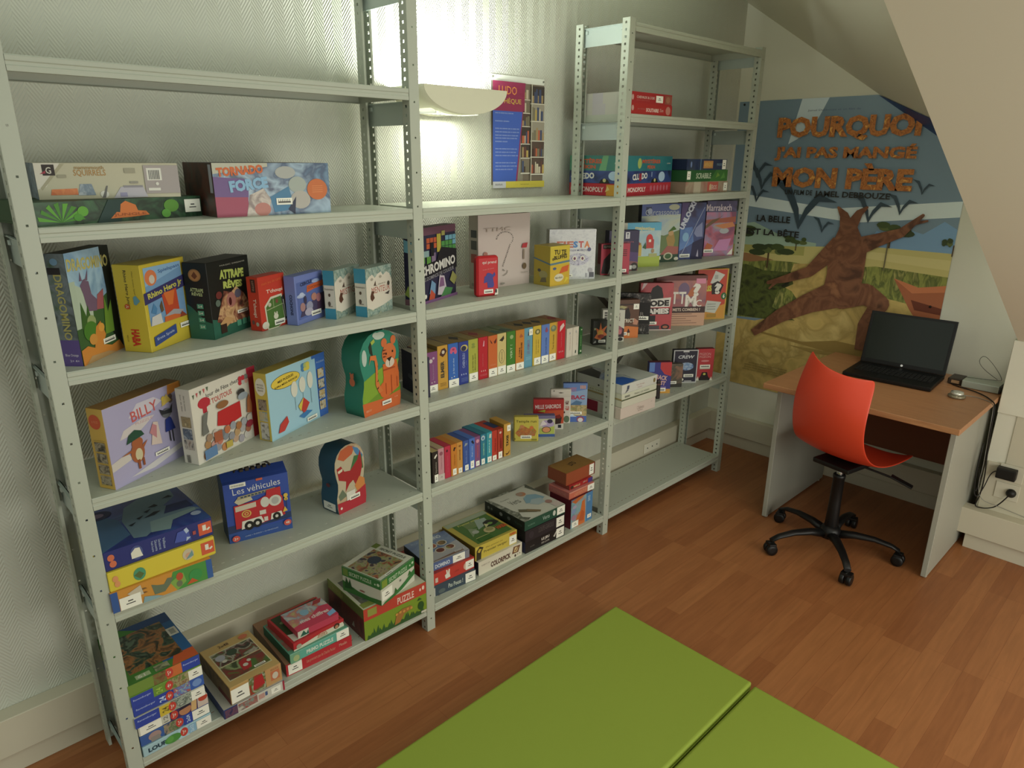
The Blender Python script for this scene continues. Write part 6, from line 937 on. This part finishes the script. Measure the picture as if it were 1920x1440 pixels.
game_box('unlock', 'indigo game box with a slanting white title and a thin white diagonal line', '2e2f54', tc='1c1c2c', front=[r(0, 0, 1, 1, nz(['2a2c54', '34406c', '2c2442'], 8, .35)), p('4a3c64', (0, 1), (.3, 1), (0, .55)), p(nz(['3c5a8c', '4a6a9c', '34447c'], 9), (.02, .15), (.0, .55), (.5, .58), (.6, .3)), e(.25, .40, .13, .08, '6a90ac'), t('UNLOCK!', .27, .78, 1.05, .11, 'a3a8b4', rot=64, b=.06), p('8a90a4', (.06, .04), (.08, .04), (.96, .92), (.94, .92)), p('6a7090', (.58, .46), (.64, .56), (.9, .66), (.95, .4), (.7, .4)), p('23203c', (.5, 0), (.56, .3), (1, .38), (1, 0)), p('8a8498', (.74, .05), (.80, .18), (.84, .04)), lab(.26, .07, .42, .06)])
game_box('marra', 'pink and purple game box with a cloudy desert picture beside the indigo one', '3c3048', tc='201a24', front=[r(0, 0, 1, 1, nz(['8a4a6c', 'a0627c', '7c6a84', '93485a', '6a3c54'], 8, .35)), r(0, .80, 1, 1, nz(['3c3448', '4a4466', '352c3c'], 9)), t('Marrakech', .40, .88, .84, .12, 'b4a8ac', b=.01), p('8c4a3a', (0, .66), (1, .72), (1, .62), (0, .6)), p('5f4a34', (.0, .56), (.2, .66), (.45, .70), (.58, .76), (.40, .66), (.2, .58), (.0, .50)), e(.50, .55, .25, .06, '8a7c7c'), e(.64, .46, .16, .05, '8c9094'), p('a86a44', (.3, .56), (.9, .62), (1, .54), (.6, .5)), p('a06a90', (.3, .1), (.5, .3), (.9, .32), (.8, .1)), p('9c5030', (0, .12), (.1, .25), (.3, .2), (.2, .1)), lab(.16, .10, .32, .06), p(W_, (.80, .02), (.98, .14), (.98, .02))])
# --- right bay, next shelf
game_box('explos', 'small black box with an orange explosion seen between the two shelf posts', '1a1c14', [p('a8562a', (.1, .30), (.3, .48), (.2, .70), (.42, .62), (.5, .92), (.6, .64), (.95, .80), (.75, .55), (1, .4), (.7, .36), (.5, .2)), e(.5, .50, .2, .12, 'b08034'), e(.55, .36, .22, .08, '7a3024'), r(.08, .62, .2, .7, '7a7a54'), lab(.62, .16, .46, .11), p('8a8a84', (.04, .08), (.2, .2), (.24, .1))], name='card_game_box', cat='card game')
game_box('skull', 'white-topped card box with a dark plum picture half behind the shelf post', '9c9c94', [r(0, .02, 1, .56, '2c1a20'), r(.0, .56, 1, 1, 'a9a89c'), p('a9a89c', (.62, .56), (1, .40), (1, .58)), e(.72, .36, .2, .14, '7a4450'), e(.8, .3, .1, .08, '9c5a5c'), [r(.08, .72+.08*k, .2, .78+.08*k, '4a4a44') for k in range(3)], t('MAYA', .74, .78, .12, .24, '6a5a54', rot=90, b=.01), r(0, 0, 1, .14, 'a9a89c'), e(.84, .075, .12, .06, '1a1614')], name='card_game_box', cat='card game')
game_box('district', 'brown game box with an orange foot and a candle, beside the sparkling black box', '4a2c1c', [r(0, 0, 1, 1, '4c3020'), r(0, .86, 1, .9, '2c1c14'), p('8a8458', (.0, .78), (.2, .86), (.48, .82), (.2, .72)), p('0f0b0a', (.35, .50), (.40, .74), (.52, .80), (.62, .62), (.60, .50)), st(.86, .82, .24, .14), t('DISTRICT', .44, .46, .74, .10, 'b4ac9c', b=.02), t('NOIR', .2, .37, .2, .04, '8c5a34', b=.02), p('9a6a54', (.74, .36), (.80, .52), (.98, .44), (.94, .34)), p('ab5c22', (.1, .0), (.1, .28), (.5, .32), (1, .28), (1, 0)), p('2a0c10', (.50, .16), (.56, .26), (.64, .16), (.58, .12)), r(.54, .06, .62, .14, 'b0a484'), lab(.32, .12, .36, .08)])
SPK = nz(['12100f', '12100f', '2c2826', '6a6460'], 70, .35, 6)
game_box('noir', 'black game box with a scatter of white sparks beside the red playing code box', '0e0c0c', [r(0, 0, 1, 1, '0f0d0d'), r(0, .78, 1, 1, SPK), r(0, .02, 1, .26, SPK), t('NOIR', .5, .50, .6, .09, '6a6460', b=0), lab(.62, .40, .66, .09)])
game_box('codenames', 'red game box with a black-and-white lettered banner on the fifth shelf', '8a1c20', sc='6a1418', front=[r(0, 0, 1, 1, nz(['8c1e22', '951f24', '7a181c'], 7, .4)), p('12100f', (.32, .60), (.28, .74), (.36, .90), (.5, .96), (.64, .90), (.70, .74), (.70, .6)), p('b09a98', (.02, .84), (.10, .90), (.2, 1), (.08, 1)), p('b4b0a8', (.06, .48), (.06, .64), (.94, .70), (.92, .50)), t('CODE', .50, .575, .78, .13, '15120f', rot=2, b=.06), r(.04, .34, .92, .47, '15120f'), t('GAMES', .48, .405, .84, .12, 'b4b0a8', rot=2, b=.06), r(.10, .12, .50, .32, '100e10'), r(.08, 0, .64, .10, '3c343a'), lab(.30, .155, .5, .06), e(.82, .07, .13, .06, '15100f'), e(.82, .07, .08, .03, '8a4a34'), r(0, 0, 1, .02, 'b09c9a')])
game_box('ttmc', 'large rosy brown game box reading TTMC with a question mark, on the fifth shelf', '6c3a38', tc='48241e', front=[r(0, 0, 1, 1, nz(['7c3e3c', '6c3640', '8a4a3c', '5c3444'], 6, .4)), r(0, .90, 1, 1, '5a2c26'), e(.55, .72, .11, .14, '5c4a64'), p('96502c', (.6, .58), (.72, .78), (.84, .6)), t('T', .38, .56, .14, .24, 'b8b4aa', b=.02), t('T', .53, .56, .14, .24, 'b8b4aa', b=.02), t('M', .70, .50, .22, .24, 'b8b4aa', b=.04), t('?', .80, .72, .16, .26, 'b8b4aa', b=.06), t('C', .86, .45, .12, .14, 'b8b4aa', b=.01), p('b06a80', (.78, .84), (.78, .94), (.97, .94), (.97, .84)), r(.0, .26, 1, .385, '2a1512'), t('TU TE METS COMBIEN ?', .52, .325, .76, .06, 'b0a090', b=.02), r(0, 0, 1, .26, 'a07c64'), [r(.3, .05+.045*k, .3+.55*(1-.2*(k % 3)), .062+.045*k, '6a4a3c') for k in range(5)]])
game_box('brise', 'red and yellow game box with white cards, right of the rosy brown one', '8f2a1e', tc='a07c30', sc='a07c30', front=[r(0, 0, 1, 1, 'a5812c'), r(0, .02, .96, .985, 'a03626'), p('a9762a', (0, .02), (.96, .02), (.96, .3), (0, .12)), p('a5a79e', (.42, .72), (.56, .96), (.88, .88), (.66, .70)), r(.55, .80, .66, .88, '8a8c84'), t('BRISE', .36, .62, .44, .12, 'aca63a', b=.05), p('1c1614', (.50, .50), (.46, .70), (.66, .76), (.86, .68), (.76, .5)), t('?', .68, .61, .24, .22, 'b4b2a8', b=.07), e(.90, .46, .09, .07, '23562c'), t('6', .90, .46, .06, .08, W_, b=.04), p('9fa298', (.28, .16), (.36, .38), (.84, .34), (.66, .12)), [r(.38, .2+.05*k, .66, .21+.05*k, '5a5c58') for k in range(3)], r(.40, .04, .70, .11, '8a6a24')])
# --- right bay, lower shelf
game_box('white4', 'blush white flat game box lowest of the white pile overhanging the shelf', 'aca096', lid=.96, front=[t('Château', .56, .55, .2, .3, '8a7a70', b=0), t('des lettres', .56, .3, .14, .12, '8a7a70', b=0), r(.86, .7, .9, .74, '8a8078')], side=[r(.05, 0, .9, .8, 'a39c90'), r(.2, .05, .5, .95, '7a1a2c')])
game_box('white3', 'plain greenish white flat box third from the top of the white pile', 'a5a594', lid=.96, front=[r(0, 0, 1, 1, 'a9a898')])
game_box('white2', 'white flat box with a dark green lower edge, second in the white pile', 'a9ab98', lid=.8, front=[r(0, 0, 1, .16, '3c4428'), r(.08, .4, .22, .7, '6a6c60'), t('TINIAC LES VERBES', .56, .55, .44, .26, '6a6c60', b=0)], side=[r(.0, .1, 1, .3, '8c7a4c'), t('LES VERBES', .5, .6, .5, .2, '7a6a44', b=0)])
game_box('white1', 'white flat game box with a blue and white lid topping the white pile', 'a9aaa2', lid=.9, front=[t('Le loup', .52, .55, .22, .22, '9a7a74', b=0), t('mots', .5, .3, .12, .12, '9a7a74', b=0), e(.92, .5, .03, .25, '6a5c34'), p('3c4254', (.13, .4), (.14, .8), (.2, .8), (.19, .4)), p('4a4c50', (.08, .05), (.13, .4), (.19, .35))], top=[r(0, 0, 1, 1, nz(['4a5c7c', '7c8a94', '9aa09c', '3c4a64'], 8, .25)), p('1e4a94', (.0, .02), (.0, .3), (.12, .42), (.40, .30), (.46, .06), (.3, .02)), p('9fa39c', (.46, .02), (.52, .35), (.35, .7), (.6, .9), (1, 1), (1, 0)), p('3a4038', (.3, .55), (.6, .52), (.56, .6)), p('2c2e2a', (0, .5), (0, 1), (.4, 1), (.3, .7))], side=[e(.5, .3, .02, .1, '2a2a26')])
game_box('crack', 'blue and red card game box with yellow foot beside the white pile', '26286c', [r(0, 0, 1, 1, '2a2a70'), r(0, .7, .24, 1, '4a6aa4'), p('a02a2c', (.5, 1), (1, 1), (1, .55), (.7, .62), (.5, .8)), p('a02a2c', (.14, .3), (.3, .6), (.44, .4)), t('CRACK', .52, .52, .66, .15, 'b08c84', rot=-10, b=.04), t('LIST', .58, .34, .4, .14, 'b08c84', rot=-10, b=.04), r(.34, 0, 1, .14, 'ac7c2c'), r(.1, .08, .8, .22, '6a5a8a'), lab(.56, .12, .46, .11)], tc='54202c', name='card_game_box', cat='card game')
game_box('bronze', 'brown-green card game box between the blue-red one and the starry one', '3a342a', [r(0, 0, 1, 1, nz(['4a4438', '5a4a3a', '343426', '6a4c38'], 16, .4)), r(0, 0, 1, .16, '26241c'), lab(.50, .2, .44, .12)], name='card_game_box', cat='card game')
game_box('crew', 'white-framed dark card box with a starry sky reading CREW', '3c3a44', [r(0, 0, 1, 1, 'a4a4a4'), r(.04, .03, .96, .97, '1f1d2c'), e(.55, .50, .30, .12, nz(['2c3c64', '4a6a94', '8a9cb0', '1c2440'], 30)), t('CREW', .52, .79, .66, .10, 'a7a9ac', b=.03, sh=.2), t('THE', .5, .88, .12, .03, '8a8c94', b=0), r(.38, .93, .62, .985, 'a4a4a4'), lab(.66, .22, .40, .09), e(.42, .10, .05, .04, W_), r(.5, .04, .8, .07, '8a8a8a')], tc='24222c', name='card_game_box', cat='card game')
game_box('pigeon', 'red card game box with a black figure at the end of the sixth shelf', '9c2c30', [t('PIGEON', .45, .84, .66, .08, 'b48480', b=0), t('PIGEON', .45, .75, .66, .07, 'b48480', b=0), e(.48, .62, .24, .03, 'b07070'), r(.2, .36, .8, .46, 'a3a396'), lab(.50, .45, .6, .10), p('1c1214', (.14, .0), (.3, .16), (.36, .26), (.66, .26), (.72, .14), (.90, .0)), e(.5, .20, .08, .035, 'a8a44c'), p(W_, (.0, .0), (.14, .14), (.2, .0)), p(W_, (.82, .0), (.92, .12), (1, 0))], tc='6a2022', name='card_game_box', cat='card game')
pz = empty('remote_control', (2.47, .030, .5795), math.radians(60)); tag(pz, 'slim dark standing gadget between the white pile and the blue-red card box', 'gadget')
bm = bmesh.new(); bbox(bm, -.010, -.009, 0, .010, .009, .095, bev=.004, seg=2); bm_obj('body', bm, mat('1c1614', .4, 1.1), pz)
boxo('band', (-.0105, -.0095, .07), (.0105, .0095, .078), mat('5a3c34', .4, 1.2), pz, bev=.001)
# --- right bay, third shelf: large family games
game_box('monopoly', 'red MONOPOLY game box lowest in the large pile on the third right shelf', '961c26', lid=.97, front=[r(0, 0, 1, 1, nz(['961c26', '9c2430'], 6)), r(.0, .5, 1, .56, '8a1a24'), t('MONOPOLY', .27, .5, .36, .40, 'b8a8a0', b=.03), [e(.56+.07*k, .55, .022, .25, 'a0505c') for k in range(6)]], side=[t('MONOPOLY', .42, .5, .46, .42, 'b8a8a0', b=.03), r(.70, .02, 1, .9, 'aa7c22'), p('b0a060', (.68, .3), (.72, .8), (.76, .5)), e(.08, .5, .05, .35, 'a8988c')])
game_box('cluedo', 'night blue CLUEDO game box in the middle of the large pile', '1a2448', lid=.97, front=[r(0, 0, 1, 1, nz(['1a2448', '26386c', '141a30'], 7)), e(.78, .5, .07, .42, '8ca4b8'), e(.78, .5, .11, .5, '34508c') if False else r(0, 0, .0, .0, '1a2448'), t('CLUEDO', .32, .55, .30, .5, 'b4b4ac', rot=3, b=.05), r(.30, .2, .35, .8, '7a1a2c'), p('14160f', (.55, .0), (.58, .3), (.63, .4), (.68, .3), (.70, 0)), e(.63, .22, .02, .15, 'a09c6a'), r(.55, .5, .57, .9, '6a7c9c')], side=[r(0, 0, 1, 1, nz(['1a2448', '2a3c74', '141a30'], 7)), t('CLUEDO', .25, .55, .44, .5, 'b4b4ac', rot=3, b=.05), e(.82, .6, .09, .36, '8ca4b8'), p('14160f', (.56, .0), (.6, .3), (.66, .4), (.72, .3), (.76, 0)), e(.66, .24, .03, .15, 'a09c6a')])
game_box('pekin', 'teal game box with red oriental lettering topping the large pile', '1e5c60', lid=.96, front=[r(0, 0, 1, 1, nz(['1e5c62', '24686c'], 6)), e(.30, .5, .04, .35, '8a9c50'), t('MYSTÈRES', .54, .66, .38, .32, 'a8482a', b=.04), t('PÉKIN', .54, .28, .16, .28, 'a8482a', b=.04), t('Jumbo', .92, .5, .08, .1, 'a8aca0', b=.02)], side=[r(0, 0, 1, 1, nz(['1e5c62', '3a7458'], 6)), p('5a8c64', (.55, 0), (.62, 1), (.72, 1), (.68, 0)), t('MYSTÈRES', .34, .66, .52, .36, 'a8482a', b=.04), t('PÉKIN', .34, .28, .3, .3, 'a8482a', b=.04), t('Jumbo', .90, .5, .14, .1, 'a8aca0', b=.02)])
game_box('hero', 'beige and red flat game box lowest beside the MONOPOLY pile', '7c6c58', lid=.96, front=[r(0, 0, 1, 1, nz(['7c6454', '8a7c68', '8a5c50'], 10)), r(.50, .1, .76, .95, 'a04a40'), t('HÉROS', .64, .52, .18, .5, 'b0988c', b=.03), e(.57, .5, .02, .3, 'b09a70'), st(.94, .5, .09, .7), r(.18, .0, .34, 1, '9a907c')])
game_box('scrabble', 'green SCRABBLE game box in the middle of its pile', '1f4c26', lid=.96, front=[r(0, 0, 1, 1, '234f28'), st(.05, .55, .08, .7), p('33642c', (.55, 0), (.7, 1), (1, 1), (1, 0)), t('SCRABBLE', .40, .5, .36, .48, 'a0ac94', b=.02), p('5a7c34', (.70, .3), (.74, .8), (.80, .5)), p('4a7c3a', (.82, .2), (.9, .8), (.94, .3))])
game_box('marvel', 'dark blue game box with an orange patch topping the pile next to the teal one', '16203a', lid=.96, front=[r(0, 0, 1, 1, nz(['16203a', '1e2c4c', '2a3444'], 12)), r(.32, .0, .34, 1, '4a6a84'), r(.40, .15, .64, .85, 'a07040'), t('AVENGERS', .52, .5, .2, .4, 'b0904c', b=.03), e(.10, .5, .02, .28, '5a6c94'), t('MARVEL', .82, .5, .16, .25, '6a8498', b=0), st(.93, .5, .10, .9)])
game_box('solitaire', 'red SOLITAIRE game box, the lower of two on the second right shelf', '8f1e22', sc='9c9a92', lid=.0, front=[r(0, 0, 1, 1, '93211f'), t('SOLITAIRE', .52, .45, .30, .34, 'b8a49a', b=.04), t('Zen', .74, .5, .09, .28, 'a8847c', b=.02), e(.06, .55, .025, .25, 'a8847c'), t('jeux classiques', .26, .5, .18, .2, '9c5a54', b=0), e(.90, .5, .06, .4, 'a0685c', 22)], side=[r(0, 0, 1, 1, 'a09e96'), r(.3, 0, .55, 1, '9a969a'), e(.93, .75, .02, .12, '2a2a2a'), r(.86, .2, .98, .3, '6a6a66')])
game_box('dames', 'red flat game box with a white sticker, upper of two red ones', '8c1d20', sc='9c9a92', lid=.0, front=[r(0, 0, 1, 1, '8f1f21'), e(.06, .5, .025, .25, 'a8847c'), t('CHEVAUX & L\'OIE', .36, .55, .42, .24, 'b09a92', b=.02), t('jeux classiques', .30, .28, .30, .12, '9c5a54', b=0), st(.69, .5, .17, .62), r(.82, .1, .99, .9, '7c4034'), e(.9, .5, .05, .3, '8a5a44')], side=[r(0, 0, 1, 1, 'a09e96'), r(.3, 0, .5, 1, '98949a'), r(.90, .3, .94, .6, '2a2a2a')])
